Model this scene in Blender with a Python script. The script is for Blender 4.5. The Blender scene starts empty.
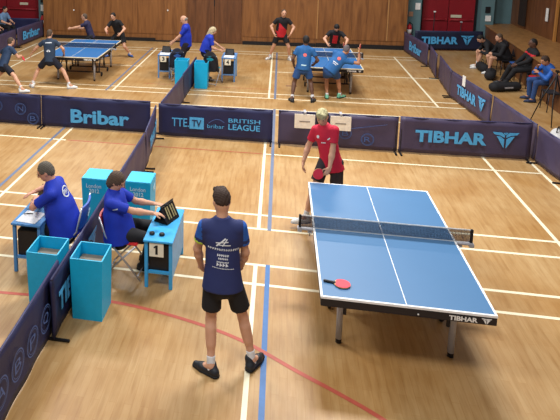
import bpy, bmesh, math, random
import numpy as np
from mathutils import Vector, Matrix
from mathutils.bvhtree import BVHTree

random.seed(7)
rng = np.random.default_rng(5)
scene = bpy.context.scene
COL = scene.collection
R = math.radians

# ------------------------------------------------------------------ camera
CAM_POS = Vector((0.18873, -11.29866, 4.1470))
PITCH, YAW, ROLL, FPX = 0.168842, 0.210927, -0.002419, 616.79
yaw, pitch = YAW, PITCH
cy, sy, cp, sp = math.cos(yaw), math.sin(yaw), math.cos(pitch), math.sin(pitch)
fwd = Vector((-sy * cp, cy * cp, -sp)); right0 = Vector((cy, sy, 0)); up0 = right0.cross(fwd)
cr, sr = math.cos(ROLL), math.sin(ROLL)
right = cr * right0 + sr * up0; up = -sr * right0 + cr * up0
cam_data = bpy.data.cameras.new('camera')
cam = bpy.data.objects.new('camera', cam_data)
COL.objects.link(cam)
m = Matrix((right, up, -fwd)).transposed().to_4x4(); m.translation = CAM_POS
cam.matrix_world = m
cam_data.sensor_width = 36
cam_data.lens = FPX / 560 * 36
cam_data.shift_x = 131.51 / 560
cam_data.shift_y = -173.71 / 560
cam_data.clip_end = 200
scene.camera = cam

# ------------------------------------------------------------------ world, lamps, exposure
world = bpy.data.worlds.new('world'); scene.world = world; world.use_nodes = True
bg = world.node_tree.nodes['Background']
bg.inputs[0].default_value = (0.95, 0.97, 1.0, 1); bg.inputs[1].default_value = 0.30

def area(name, loc, sx, sy_, power, color=(1, 0.98, 0.95), rot=(0, 0, 0)):
    l = bpy.data.lights.new(name, 'AREA'); l.shape = 'RECTANGLE'; l.size = sx; l.size_y = sy_
    l.energy = power; l.color = color
    o = bpy.data.objects.new(name, l); COL.objects.link(o); o.location = loc; o.rotation_euler = rot
    return o
LAMPS = [(-5.5, 6.8, 400), (1.5, 6.8, 400), (-5.5, -0.6, 520), (1.5, -1.0, 760), (-4.0, -8.5, 240), (1.2, -9.2, 250)]
for i, (x, y, p) in enumerate(LAMPS):
    area('ceiling_lamp', (x, y, 7.2), 2.4, 1.0, p)
scene.view_settings.view_transform = 'Standard'
scene.view_settings.look = 'None'
scene.view_settings.gamma = 1
scene.view_settings.use_curve_mapping = False
scene.view_settings.exposure = -0.06

# ------------------------------------------------------------------ materials
def srgb(c):
    return tuple((v / 255 / 12.92) if v / 255 <= 0.04045 else ((v / 255 + 0.055) / 1.055) ** 2.4 for v in c) + (1,)

MATS = {}
def mat(name, rgb, rough=0.6, spec=0.4, metal=0.0, noise=0.08, scale=18.0, bump=0.0, emit=None):
    if name in MATS: return MATS[name]
    mt = bpy.data.materials.new(name); mt.use_nodes = True
    nt = mt.node_tree; b = nt.nodes['Principled BSDF']
    b.inputs['Roughness'].default_value = rough; b.inputs['Metallic'].default_value = metal
    b.inputs['Specular IOR Level'].default_value = spec
    c = srgb(rgb)
    tc = nt.nodes.new('ShaderNodeTexCoord'); nz = nt.nodes.new('ShaderNodeTexNoise')
    nz.inputs['Scale'].default_value = scale; nz.inputs['Detail'].default_value = 4
    nt.links.new(tc.outputs['Object'], nz.inputs['Vector'])
    mx = nt.nodes.new('ShaderNodeMix'); mx.data_type = 'RGBA'
    mx.inputs['A'].default_value = tuple(v * (1 - noise * 2) for v in c[:3]) + (1,)
    mx.inputs['B'].default_value = tuple(min(1, v * (1 + noise * 2)) for v in c[:3]) + (1,)
    nt.links.new(nz.outputs['Fac'], mx.inputs['Factor']); nt.links.new(mx.outputs['Result'], b.inputs['Base Color'])
    if bump:
        bp = nt.nodes.new('ShaderNodeBump'); bp.inputs['Strength'].default_value = bump; bp.inputs['Distance'].default_value = 0.02
        nt.links.new(nz.outputs['Fac'], bp.inputs['Height']); nt.links.new(bp.outputs['Normal'], b.inputs['Normal'])
    if emit:
        b.inputs['Emission Color'].default_value = srgb(emit); b.inputs['Emission Strength'].default_value = 1
    MATS[name] = mt
    return mt

def ramp(nt, stops):
    r = nt.nodes.new('ShaderNodeValToRGB'); e = r.color_ramp.elements
    e[0].position, e[0].color = stops[0][0], srgb(stops[0][1])
    e[1].position, e[1].color = stops[-1][0], srgb(stops[-1][1])
    for p, c in stops[1:-1]:
        n = e.new(p); n.color = srgb(c)
    return r

def floor_material():
    mt = bpy.data.materials.new('varnished_floorboards'); mt.use_nodes = True
    nt = mt.node_tree; b = nt.nodes['Principled BSDF']; L = nt.links.new
    tc = nt.nodes.new('ShaderNodeTexCoord')
    mp = nt.nodes.new('ShaderNodeMapping'); mp.inputs['Rotation'].default_value = (0, 0, R(90))
    L(tc.outputs['Object'], mp.inputs['Vector'])
    br = nt.nodes.new('ShaderNodeTexBrick')
    br.inputs['Scale'].default_value = 1.0; br.inputs['Brick Width'].default_value = 0.62; br.inputs['Row Height'].default_value = 0.075
    br.inputs['Mortar Size'].default_value = 0.0022; br.inputs['Mortar Smooth'].default_value = 0.3
    br.offset = 0.37; br.squash = 1.0
    br.inputs['Color1'].default_value = srgb((188, 156, 110)); br.inputs['Color2'].default_value = srgb((180, 146, 99))
    br.inputs['Mortar'].default_value = srgb((176, 138, 88))
    L(mp.outputs['Vector'], br.inputs['Vector'])
    mg = nt.nodes.new('ShaderNodeMapping'); mg.inputs['Scale'].default_value = (9, 0.9, 1)
    L(tc.outputs['Object'], mg.inputs['Vector'])
    g = nt.nodes.new('ShaderNodeTexNoise'); g.inputs['Scale'].default_value = 2.2; g.inputs['Detail'].default_value = 6
    L(mg.outputs['Vector'], g.inputs['Vector'])
    rg = ramp(nt, [(0.3, (222, 208, 186)), (0.55, (255, 255, 255)), (0.8, (236, 226, 208))])
    L(g.outputs['Fac'], rg.inputs['Fac'])
    big = nt.nodes.new('ShaderNodeTexNoise'); big.inputs['Scale'].default_value = 1.1; big.inputs['Detail'].default_value = 5
    L(tc.outputs['Object'], big.inputs['Vector'])
    rb = ramp(nt, [(0.3, (226, 205, 168)), (0.7, (255, 255, 255))])
    L(big.outputs['Fac'], rb.inputs['Fac'])
    m1 = nt.nodes.new('ShaderNodeMix'); m1.data_type = 'RGBA'; m1.blend_type = 'MULTIPLY'; m1.inputs['Factor'].default_value = 0.7
    L(br.outputs['Color'], m1.inputs['A']); L(rg.outputs['Color'], m1.inputs['B'])
    m2 = nt.nodes.new('ShaderNodeMix'); m2.data_type = 'RGBA'; m2.blend_type = 'MULTIPLY'; m2.inputs['Factor'].default_value = 0.9
    L(m1.outputs['Result'], m2.inputs['A']); L(rb.outputs['Color'], m2.inputs['B'])
    L(m2.outputs['Result'], b.inputs['Base Color'])
    rr = nt.nodes.new('ShaderNodeMapRange'); rr.inputs['To Min'].default_value = 0.32; rr.inputs['To Max'].default_value = 0.50
    L(g.outputs['Fac'], rr.inputs['Value']); L(rr.outputs['Result'], b.inputs['Roughness'])
    b.inputs['Specular IOR Level'].default_value = 0.45
    return mt

def panel_material(name, base, dark, light):
    mt = bpy.data.materials.new(name); mt.use_nodes = True
    nt = mt.node_tree; b = nt.nodes['Principled BSDF']; L = nt.links.new
    tc = nt.nodes.new('ShaderNodeTexCoord'); mp = nt.nodes.new('ShaderNodeMapping')
    mp.inputs['Scale'].default_value = (3.2, 3.2, 0.35); L(tc.outputs['Object'], mp.inputs['Vector'])
    n = nt.nodes.new('ShaderNodeTexNoise'); n.inputs['Scale'].default_value = 2.4; n.inputs['Detail'].default_value = 7; n.inputs['Distortion'].default_value = 0.8
    L(mp.outputs['Vector'], n.inputs['Vector'])
    r = ramp(nt, [(0.28, dark), (0.5, base), (0.75, light)]); L(n.outputs['Fac'], r.inputs['Fac'])
    L(r.outputs['Color'], b.inputs['Base Color']); b.inputs['Roughness'].default_value = 0.42
    return mt

M_floor = floor_material()
M_panel = panel_material('walnut_wall_panel', (130, 84, 44), (104, 63, 31), (150, 100, 54))
M_panel_dark = panel_material('dark_walnut_panel', (104, 64, 36), (84, 50, 28), (122, 78, 46))
M_ledge = panel_material('worn_oak_ledge', (150, 108, 62), (126, 86, 48), (170, 126, 76))  # paler brown: light falling on the ledge top is put into the colour
M_linew = mat('white_court_paint', (236, 226, 196), 0.45, noise=0.05)
M_lineb = mat('blue_court_paint', (64, 110, 166), 0.45, noise=0.08)
M_lineg = mat('grey_blue_court_paint', (104, 116, 142), 0.45, noise=0.08)
M_liner = mat('red_court_paint', (176, 82, 66), 0.45, noise=0.08)
M_black = mat('black_plastic', (22, 22, 26), 0.5)
M_dark = mat('dark_grey_metal', (48, 48, 54), 0.4, metal=0.4)
M_grey = mat('grey_painted_metal', (168, 168, 174), 0.4, metal=0.0)
M_white = mat('white_plastic', (232, 232, 230), 0.45)
M_paper = mat('white_paper', (232, 234, 238), 0.7)
M_steel = mat('chrome_tube', (205, 206, 212), 0.25, metal=0.7)
M_navy = mat('navy_barrier_cloth', (31, 35, 74), 0.55, noise=0.12, scale=3, bump=0.15)
M_purple = mat('faded_navy_barrier_cloth', (66, 58, 84), 0.5, noise=0.14, scale=3, bump=0.15)
M_letter = mat('light_blue_print', (78, 166, 222), 0.5)
M_letter2 = mat('outline_blue_print', (64, 92, 150), 0.5)
M_bin = mat('cyan_bin_board', (14, 170, 218), 0.45, noise=0.05)
M_binin = mat('cyan_bin_rim', (60, 182, 220), 0.45, noise=0.05)  # paler cyan paints the highlight along the rim; lids share it
M_card = mat('brown_cardboard', (124, 116, 104), 0.85)
M_deskblue = mat('sky_blue_desk_paint', (72, 150, 210), 0.45, noise=0.06)
M_deskpale = mat('pale_blue_desk_panel', (104, 168, 220), 0.45, noise=0.14, scale=7)
M_tt = mat('blue_table_top', (70, 116, 160), 0.42, spec=0.4, noise=0.03, scale=2)
M_tt2 = mat('deep_blue_table_top', (40, 104, 164), 0.42, spec=0.4, noise=0.03, scale=2)
M_apron = mat('black_table_apron', (30, 27, 32), 0.5)
M_red = mat('red_rubber', (226, 52, 74), 0.5, noise=0.04)
M_wood = mat('pale_bat_wood', (206, 164, 110), 0.5)
M_reddoor = mat('crimson_door_paint', (134, 22, 34), 0.45, noise=0.12, scale=2)
M_reddark = mat('dark_crimson_rail', (168, 46, 54), 0.4)
M_pillar = mat('grey_green_wall_paint', (92, 122, 128), 0.7, noise=0.08, scale=3)

# ------------------------------------------------------------------ object helpers
def link(name, me, parent=None):
    o = bpy.data.objects.new(name, me); COL.objects.link(o)
    if parent: o.parent = parent
    return o
def tag(o, label=None, cat=None, group=None, kind=None):
    if label: o['label'] = label
    if cat: o['category'] = cat
    if group: o['group'] = group
    if kind: o['kind'] = kind
    return o
def empty(name, loc, rz=0, label=None, cat=None, group=None):
    o = bpy.data.objects.new(name, None); o.empty_display_size = 0.1; COL.objects.link(o)
    o.location = loc; o.rotation_euler = (0, 0, rz)
    return tag(o, label, cat, group)

class MB:
    """collects shapes into one mesh with several material slots"""
    def __init__(s): s.v = []; s.f = []; s.mi = []; s.sm = []
    def add(s, vs, fs, mi=0, sm=False):
        n = len(s.v); s.v += [tuple(v) for v in vs]; s.f += [tuple(n + i for i in f) for f in fs]
        s.mi += [mi] * len(fs); s.sm += [sm] * len(fs); return s
    def box(s, c, d, mi=0, rz=0, M=None, bev=0.0):
        bm = bmesh.new(); bmesh.ops.create_cube(bm, size=1)
        for v in bm.verts: v.co = Vector((v.co.x * d[0], v.co.y * d[1], v.co.z * d[2]))
        if bev: bmesh.ops.bevel(bm, geom=bm.edges[:], offset=bev, segments=2, affect='EDGES')
        T = M if M is not None else Matrix.Rotation(rz, 4, 'Z')
        vs = [T @ v.co + Vector(c) for v in bm.verts]
        bm.verts.index_update()
        s.add(vs, [[v.index for v in f.verts] for f in bm.faces], mi); bm.free(); return s
    def bar(s, a, b, w, h, mi=0):
        """square bar from a to b"""
        a, b = Vector(a), Vector(b); d = (b - a); L = d.length; z = d.normalized()
        x = z.cross(Vector((0, 0, 1)));
        if x.length < 1e-3: x = Vector((1, 0, 0))
        x.normalize(); y = z.cross(x)
        T = Matrix((x, y, z)).transposed().to_4x4()
        return s.box((a + b) / 2, (w, h, L), mi, M=T, bev=min(w, h) * 0.15)
    def tube(s, pts, r, mi=0, n=10):
        pts = [Vector(p) for p in pts]
        rings = []; prev = None
        for i, p in enumerate(pts):
            t = ((pts[min(i + 1, len(pts) - 1)]) - (pts[max(i - 1, 0)])).normalized()
            x = prev - t * prev.dot(t) if prev is not None else t.orthogonal()
            x.normalize(); prev = x; y = t.cross(x)
            rad = r[i] if isinstance(r, (list, tuple)) else r
            rings.append([p + (x * math.cos(k * 2 * math.pi / n) + y * math.sin(k * 2 * math.pi / n)) * rad for k in range(n)])
        vs = [v for rg_ in rings for v in rg_]; fs = []
        for i in range(len(rings) - 1):
            for k in range(n):
                fs.append((i * n + k, i * n + (k + 1) % n, (i + 1) * n + (k + 1) % n, (i + 1) * n + k))
        fs.append(tuple(range(n - 1, -1, -1))); fs.append(tuple((len(rings) - 1) * n + k for k in range(n)))
        return s.add(vs, fs, mi, True)
    def lathe(s, prof, c=(0, 0, 0), axis='Z', n=24, mi=0):
        vs = []; fs = []
        for r_, z in prof:
            for k in range(n):
                a = 2 * math.pi * k / n; x, y = r_ * math.cos(a), r_ * math.sin(a)
                p = (x, y, z) if axis == 'Z' else ((z, x, y) if axis == 'X' else (x, z, y))
                vs.append(Vector(p) + Vector(c))
        for i in range(len(prof) - 1):
            for k in range(n):
                fs.append((i * n + k, i * n + (k + 1) % n, (i + 1) * n + (k + 1) % n, (i + 1) * n + k))
        fs.append(tuple(range(n - 1, -1, -1))); fs.append(tuple((len(prof) - 1) * n + k for k in range(n)))
        return s.add(vs, fs, mi, True)
    def poly(s, pts2, frame, th=0.004, mi=0):
        """extruded flat polygon on a frame (origin, u, v, n)"""
        o, u, v, n_ = frame; k = len(pts2)
        a = [o + u * p[0] + v * p[1] for p in pts2]; b = [p + n_ * th for p in a]
        fs = [tuple(range(k)), tuple(range(2 * k - 1, k - 1, -1))] + [(i, k + i, k + (i + 1) % k, (i + 1) % k) for i in range(k)]
        return s.add(a + b, fs, mi)
    def ring(s, c2, r_, w, frame, th=0.004, n=28, ry=None, mi=0):
        o, u, v, n_ = frame; ry = ry or r_
        vs = []; fs = []
        for k in range(n):
            a = 2 * math.pi * k / n
            for rr, tt in ((0, th), (w, th)):
                vs.append(o + u * (c2[0] + (r_ - rr) * math.cos(a)) + v * (c2[1] + (ry - rr) * math.sin(a)) + n_ * tt)
        for k in range(n):
            j = (k + 1) % n; fs.append((2 * k, 2 * j, 2 * j + 1, 2 * k + 1))
        return s.add(vs, fs, mi)
    def build(s, name, mats, parent=None):
        me = bpy.data.meshes.new(name); me.from_pydata([tuple(v) for v in s.v], [], s.f)
        for m_ in (mats if isinstance(mats, (list, tuple)) else [mats]): me.materials.append(m_)
        me.polygons.foreach_set('material_index', s.mi); me.polygons.foreach_set('use_smooth', s.sm)
        bm = bmesh.new(); bm.from_mesh(me); bmesh.ops.recalc_face_normals(bm, faces=bm.faces[:]); bm.to_mesh(me); bm.free()
        me.update(); return link(name, me, parent)

def text_geo(txt, size=1.0, bold=0.0, spacing=1.0, shear=0.0):
    """verts (2D) and faces of a flat text, origin at left of baseline"""
    cu = bpy.data.curves.new('lettering', 'FONT'); cu.body = txt; cu.size = size; cu.offset = bold; cu.space_character = spacing; cu.shear = shear
    cu.resolution_u = 3
    o = bpy.data.objects.new('lettering', cu); COL.objects.link(o)
    dg = bpy.context.evaluated_depsgraph_get(); ev = o.evaluated_get(dg); me = ev.to_mesh()
    vs = [(v.co.x, v.co.y) for v in me.vertices]; fs = [tuple(p.vertices) for p in me.polygons]
    ev.to_mesh_clear(); bpy.data.objects.remove(o); bpy.data.curves.remove(cu)
    x0 = min(v[0] for v in vs); x1 = max(v[0] for v in vs); y0 = min(v[1] for v in vs); y1 = max(v[1] for v in vs)
    return [((v[0] - x0) / (x1 - x0), (v[1] - y0) / (y1 - y0)) for v in vs], fs
TG = {}
def put_text(mb, txt, frame, x, y, w, h, bold=0.0, spacing=1.0, shear=0.0, lift=0.004, mi=0):
    key = (txt, bold, spacing, shear)
    if key not in TG: TG[key] = text_geo(txt, 1.0, bold, spacing, shear)
    vs, fs = TG[key]; o, u, v, n_ = frame
    mb.add([o + u * (x + p[0] * w) + v * (y + p[1] * h) + n_ * lift for p in vs], fs, mi)

def wing_logo(mb, frame, x, y, w, h, th=0.004):
    """winged T emblem: two swept wings over two lower blades"""
    P = lambda pts: [(x + a * w, y + b * h) for a, b in pts]
    for s_ in (0, 1):
        f = (lambda a: 1 - a) if s_ else (lambda a: a)
        q = [[(f(a), b) for a, b in sh] for sh in (
            [(0, 1), (0.36, 0.98), (0.47, 0.82), (0.47, 0.66), (0.30, 0.80), (0.07, 0.86)],
            [(0.16, 0.76), (0.32, 0.72), (0.46, 0.56), (0.46, 0.0), (0.35, 0.26)],
            [(0.40, 0.98), (0.492, 0.98), (0.492, 0.82)])]
        for sh in q: mb.poly(P(sh), frame, th)

# ------------------------------------------------------------------ the setting
def lines():
    """court lines as rectangles (x0, y0, x1, y1, material)"""
    w = 0.05; L_ = []
    def hx(y, x0, x1, mi=1, w=0.05): L_.append((x0, y - w / 2, x1, y + w / 2, mi))
    def vy(x, y0, y1, mi=1, w=0.05): L_.append((x - w / 2, y0, x + w / 2, y1, mi))
    for yc in (-7.03, 0.0, 7.03):
        for s_ in (-1, 1):
            hx(yc + s_ * 2.59, -8.68, 4.72); hx(yc + s_ * 3.03, -8.68, 4.72)
        hx(yc, -0.02, 4.72 if yc < 5 else 4.62); hx(yc, -8.68, -3.94)
        for x in (0, 3.96, -3.96 - 0.1, -7.92, -8.68): vy(x, yc - 3.055, yc + 3.055)
        if yc < 5: vy(4.72, yc - 3.055, min(yc + 3.055, .6))
        mi = 2 if yc < -1 else 3
        vy(0.15, yc - 3.055, yc + 3.055, mi, 0.055); vy(-4.24, yc - 3.055, yc + 3.055, 3, 0.055)
    hx(0.0, -3.9, -0.04, 4, 0.028)
    hx(4.9, -3.4, 0.1, 4, 0.02)
    return L_
fm = MB()
fm.add([(-16, -15, 0), (12, -15, 0), (12, 13, 0), (-16, 13, 0)], [(0, 1, 2, 3)], 0)
for i, (x0, y0, x1, y1, mi) in enumerate(lines()):
    z = 0.0012 + 0.0004 * (mi > 1) + 0.00001 * (i % 20)
    fm.add([(x0, y0, z), (x1, y0, z), (x1, y1, z), (x0, y1, z)], [(0, 1, 2, 3)], mi)
# long red arc sweeping across the near court
arc = [(-7.5, -5.2), (-4.0, -5.24), (-2.88, -5.22), (-2.0, -5.15), (-1.47, -5.14), (-0.76, -5.27), (-0.1, -5.5), (0.49, -5.87), (0.84, -6.08), (1.19, -6.32), (1.6, -6.7), (2.1, -7.3), (2.5, -8.0)]
def catmull(P, n=8):
    out = []
    for i in range(len(P) - 1):
        p0, p1, p2, p3 = P[max(i - 1, 0)], P[i], P[i + 1], P[min(i + 2, len(P) - 1)]
        for k in range(n):
            t = k / n
            out.append(tuple(0.5 * ((2 * b) + (-a + c) * t + (2 * a - 5 * b + 4 * c - d) * t * t + (-a + 3 * b - 3 * c + d) * t ** 3) for a, b, c, d in zip(p0, p1, p2, p3)))
    return out + [P[-1]]
ap = catmull(arc); vs = []
for i, p in enumerate(ap):
    a, b = ap[max(i - 1, 0)], ap[min(i + 1, len(ap) - 1)]
    t = Vector((b[0] - a[0], b[1] - a[1])).normalized(); n_ = Vector((-t.y, t.x)) * 0.025
    vs += [(p[0] + n_.x, p[1] + n_.y, 0.0022), (p[0] - n_.x, p[1] - n_.y, 0.0022)]
fm.add(vs, [(2 * i, 2 * i + 1, 2 * i + 3, 2 * i + 2) for i in range(len(ap) - 1)], 4)
# short darker patch on the far court floor
fm.add([(0.42, 5.33, .002), (0.72, 5.33, .002), (0.72, 5.47, .002), (0.42, 5.47, .002)], [(0, 1, 2, 3)], 5)
floor = fm.build('floor', [M_floor, M_linew, M_lineb, M_lineg, M_liner, mat('scuffed_varnish', (140, 104, 78), 0.5)])
tag(floor, 'varnished wooden sports hall floor marked with white, blue and red court lines', 'floor', kind='structure')

def struct(name, mb, mats, label, cat):
    o = mb.build(name, mats); return tag(o, label, cat, kind='structure')

# back wall of wood panels, each sheet slightly proud of the next, doors between x -3.2 and -1.15
WY = 11.45
mb = MB()
mb.box((-2.15, WY + 0.15, 3.5), (13.2, 0.3, 7.0), 0)
for x0, x1, m_, d in ((-8.8, -7.0, 0, .02), (-6.98, -5.1, 0, .025), (-5.08, -3.22, 0, .02), (-1.14, 0.2, 0, .02), (0.22, 1.5, 0, .025), (1.56, 2.7, 0, .02), (2.72, 3.88, 0, .025), (3.95, 4.5, 0, .02)):
    mb.box(((x0 + x1) / 2, WY - d / 2, 3.6), (x1 - x0, d, 6.6), m_)
for x in (1.53, 3.915): mb.box((x, WY - 0.02, 3.6), (0.045, 0.05, 6.6), 1)
struct('wall_back', mb, [M_panel, mat('pale_oak_batten', (168, 122, 74), 0.5)], 'brown walnut panelled back wall of the hall', 'wall')
mb = MB()
for x0, x1, h in ((-8.8, -4.4, .13), (-4.4, -3.24, .05), (-1.12, 1.5, .13), (1.5, 4.5, .15)):
    mb.box(((x0 + x1) / 2, WY - 0.035, h / 2), (x1 - x0 - .01, 0.05, h), 0, bev=.006)
struct('baseboard_back', mb, M_black, 'black skirting along the foot of the panelled back wall', 'baseboard')
dr = MB(); dr.box((-2.17, WY + .01, 2.6), (2.02, 0.03, 5.2), 0)
door = struct('door_1', dr, M_panel_dark, 'tall dark wood double door in the panelled back wall', 'door')
for s_ in (-1, 1):
    l_ = MB(); l_.box((-2.17 + s_ * 0.505, WY - 0.02, 1.25), (0.985, 0.035, 2.44), 0, bev=.005); l_.build('door_leaf', M_panel_dark, door)
h_ = MB(); h_.box((-2.17, WY - 0.045, 1.75), (0.03, 0.03, 0.7), 0, bev=.005); h_.build('door_handle', M_black, door)

# alcoves with crimson doors either side
AY = 12.4
mb = MB(); mb.box((6.6, AY + .15, 3.5), (5.2, .3, 7), 0); mb.box((4.5, WY + .55, 3.5), (.12, 1.1, 7), 1)
mb.box((-12.6, AY + .15, 3.5), (7.2, .3, 7), 0); mb.box((-8.86, WY + .55, 3.5), (.12, 1.1, 7), 1)
struct('wall_alcove', mb, [M_pillar, M_panel], 'grey green end wall behind the crimson doors', 'wall')
def pillar(n, x, w, y, label):
    b_ = MB(); b_.box((x, y, 3.5), (w, .3, 7), 0, bev=.01)
    struct('trim_%d' % n, b_, M_pillar, label, 'pillar')
pillar(1, 4.86, .5, 12.1, 'grey green pillar left of the right-hand crimson doors')
pillar(2, 7.28, .42, 12.15, 'grey green pillar right of the right-hand crimson doors')
pillar(3, -9.1, .4, 12.05, 'grey green pillar beside the left-hand crimson doors')
def red_door(n, x0, x1, label, sign_x, sign_z):
    f = MB()
    f.box(((x0 + x1) / 2, AY - .02, 1.5), (x1 - x0, .04, 3.0), 0)
    d_ = struct('door_%d' % n, f, M_black, label, 'door')
    k = 2; w = (x1 - x0 - .16) / k
    for i in range(k):
        cx = x0 + .08 + w * (i + .5)
        l_ = MB(); l_.box((cx, AY - .06, 1.42), (w - .02, .05, 2.8), 0, bev=.006)
        for zz in (0.55, 1.1, 1.75): l_.box((cx, AY - .087, zz), (w - .12, .012, .02), 0)
        leaf = l_.build('door_leaf', M_reddoor, d_)
        r_ = MB(); r_.tube([(cx - w * .42, AY - .13, 1.0), (cx + w * .42, AY - .13, 1.0)], .02)
        for q in (-.42, .42): r_.box((cx + q * w, AY - .1, 1.0), (.05, .06, .07), 0)
        r_.build('push_bar', M_reddark, leaf)
    s_ = MB(); s_.box((sign_x, AY - .095, sign_z), (.36, .012, .1), 0, bev=.003); s_.build('notice_plate', mat('cream_plate', (206, 200, 176), .5), d_)
red_door(2, 5.14, 7.04, 'crimson double doors in the right alcove behind the barrier', 6.35, 1.13)
red_door(3, -12.4, -9.35, 'crimson double doors in the far left corner', -10.1, 1.22)

# right-hand raised ledge with dark front, top coloured paler as if lit and panelled wall behind
mb = MB()
xa = lambda y: 6.55 + (y - 4.4) * 0.092
Y0, Y1 = -14.5, 12.35
fy = [Y0, -4.0, 4.4, 8, Y1]
for a, b_ in zip(fy[:-1], fy[1:]):
    fx = [max(xa(a), 6.2), max(xa(b_), 6.2)]
    mb.add([(fx[0], a, 0), (fx[1], b_, 0), (fx[1], b_, .86), (fx[0], a, .86)], [(0, 1, 2, 3)], 0)
    mb.add([(fx[0] - .03, a, .86), (fx[1] - .03, b_, .86), (8.4, b_, .86), (8.4, a, .86), (fx[0] - .03, a, .9), (fx[1] - .03, b_, .9), (8.4, b_, .9), (8.4, a, .9)],
           [(0, 1, 5, 4), (4, 5, 6, 7), (0, 3, 2, 1)], 1)
struct('trim_4', mb, [M_panel_dark, M_ledge], 'long raised wooden ledge running along the right side behind the spectators', 'ledge')
mb = MB()
mb.add([(8.2, Y0, .9), (8.2, 12.4, .9), (8.2, 12.4, 7), (8.2, Y0, 7)], [(0, 1, 2, 3)], 0)
mb.box((8.35, -1, 3.5), (.3, 27, 7), 0)
for y in (11.0, 8.6, 6.0, 3.4, 0.8, -1.8): mb.box((8.18, y + .9, 3.9), (.04, 1.5, 6), 0)
mb.box((8.15, 8.75, 3.9), (.06, .09, 6.0), 1)
struct('wall_right', mb, [M_panel_dark, mat('golden_batten', (176, 122, 62), .5)], 'dark wood panelled wall above the raised ledge', 'wall')
mb = MB(); mb.box((8.12, 9.35, 1.62), (.03, .13, .4), 0, bev=.004)
tag(mb.build('wall_notice', M_white), 'narrow white notice on the dark panelled right wall', 'notice')
mb = MB(); mb.box((8.14, 11.35, 1.75), (.06, .5, 1.5), 0, bev=.01)
o = mb.build('wall_hatch', mat('blackened_hatch', (44, 34, 30), .6)); tag(o, 'dark hatch in the panelled wall above the ledge', 'hatch', kind='structure')  # dark box stands in for the shade inside a wall opening
mb = MB(); mb.box((-16.1, -1, 3.5), (.2, 28, 7), 0)
struct('wall_left', mb, M_pillar, 'grey green side wall left of the hall', 'wall')

# small fittings on the pillars
def extinguisher(x, y, z, label):
    t = empty('fire_extinguisher', (x, y, z), 0, label, 'fire extinguisher')
    b_ = MB(); b_.lathe([(.001, 0), (.07, .0), (.078, .03), (.078, .36), (.055, .43), (.025, .46), (.02, .48)], n=16); b_.build('cylinder', mat('signal_red', (190, 40, 48), .35), t)
    b_ = MB(); b_.box((0, 0, .5), (.05, .05, .06), 0, bev=.008); b_.box((0, -.05, .53), (.03, .12, .02), 0, bev=.004); b_.build('valve_head', M_black, t)
    b_ = MB(); b_.tube([(.03, -.02, .5), (.09, -.03, .45), (.1, -.03, .3), (.095, -.03, .15)], .012); b_.build('hose', M_black, t)
    b_ = MB(); b_.lathe([(.0795, .12), (.0795, .27)], n=16); b_.build('body_label', M_white, t)
extinguisher(4.72, 11.8, 0.42, 'red fire extinguisher at the foot of the right-hand pillar')
extinguisher(-9.1, 11.78, 0.36, 'red fire extinguisher against the left-hand pillar')
def sign(name, x, y, z, w, h, m_, label, cat='sign'):
    b_ = MB(); b_.box((x, y, z), (w, .012, h), 0, bev=.003); return tag(b_.build(name, m_), label, cat)
sign('wall_sign', 4.98, 11.93, 1.5, .17, .24, M_white, 'white notice high on the right-hand pillar')
sign('wall_sign', 4.76, 11.93, 1.22, .15, .17, mat('tan_sign', (170, 130, 104), .6), 'small tan sign above the right-hand fire extinguisher')
sign('wall_sign', -9.1, 11.83, 1.12, .16, .26, M_white, 'white notice above the left-hand fire extinguisher')
sign('wall_sign', -9.12, 11.83, 1.42, .12, .14, M_black, 'small black plate at the top of the left-hand pillar')
sign('wall_sign', 7.3, 11.98, 1.12, .18, .2, M_white, 'small white plate low on the pillar by the right corner')
sign('wall_sign', 7.27, 11.98, 1.42, .16, .22, M_black, 'black fire call box above the white plate in the right corner')
o = MB(); o.lathe([(.001, 0), (.028, 0), (.03, .012), (.001, .02)], n=14, axis='Y', c=(-3.93, WY - .045, 1.2))
tag(o.build('door_stop', M_white), 'small round white button on the panelled back wall', 'button')  # white spot on the wall, built as an assumed round switch

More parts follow.
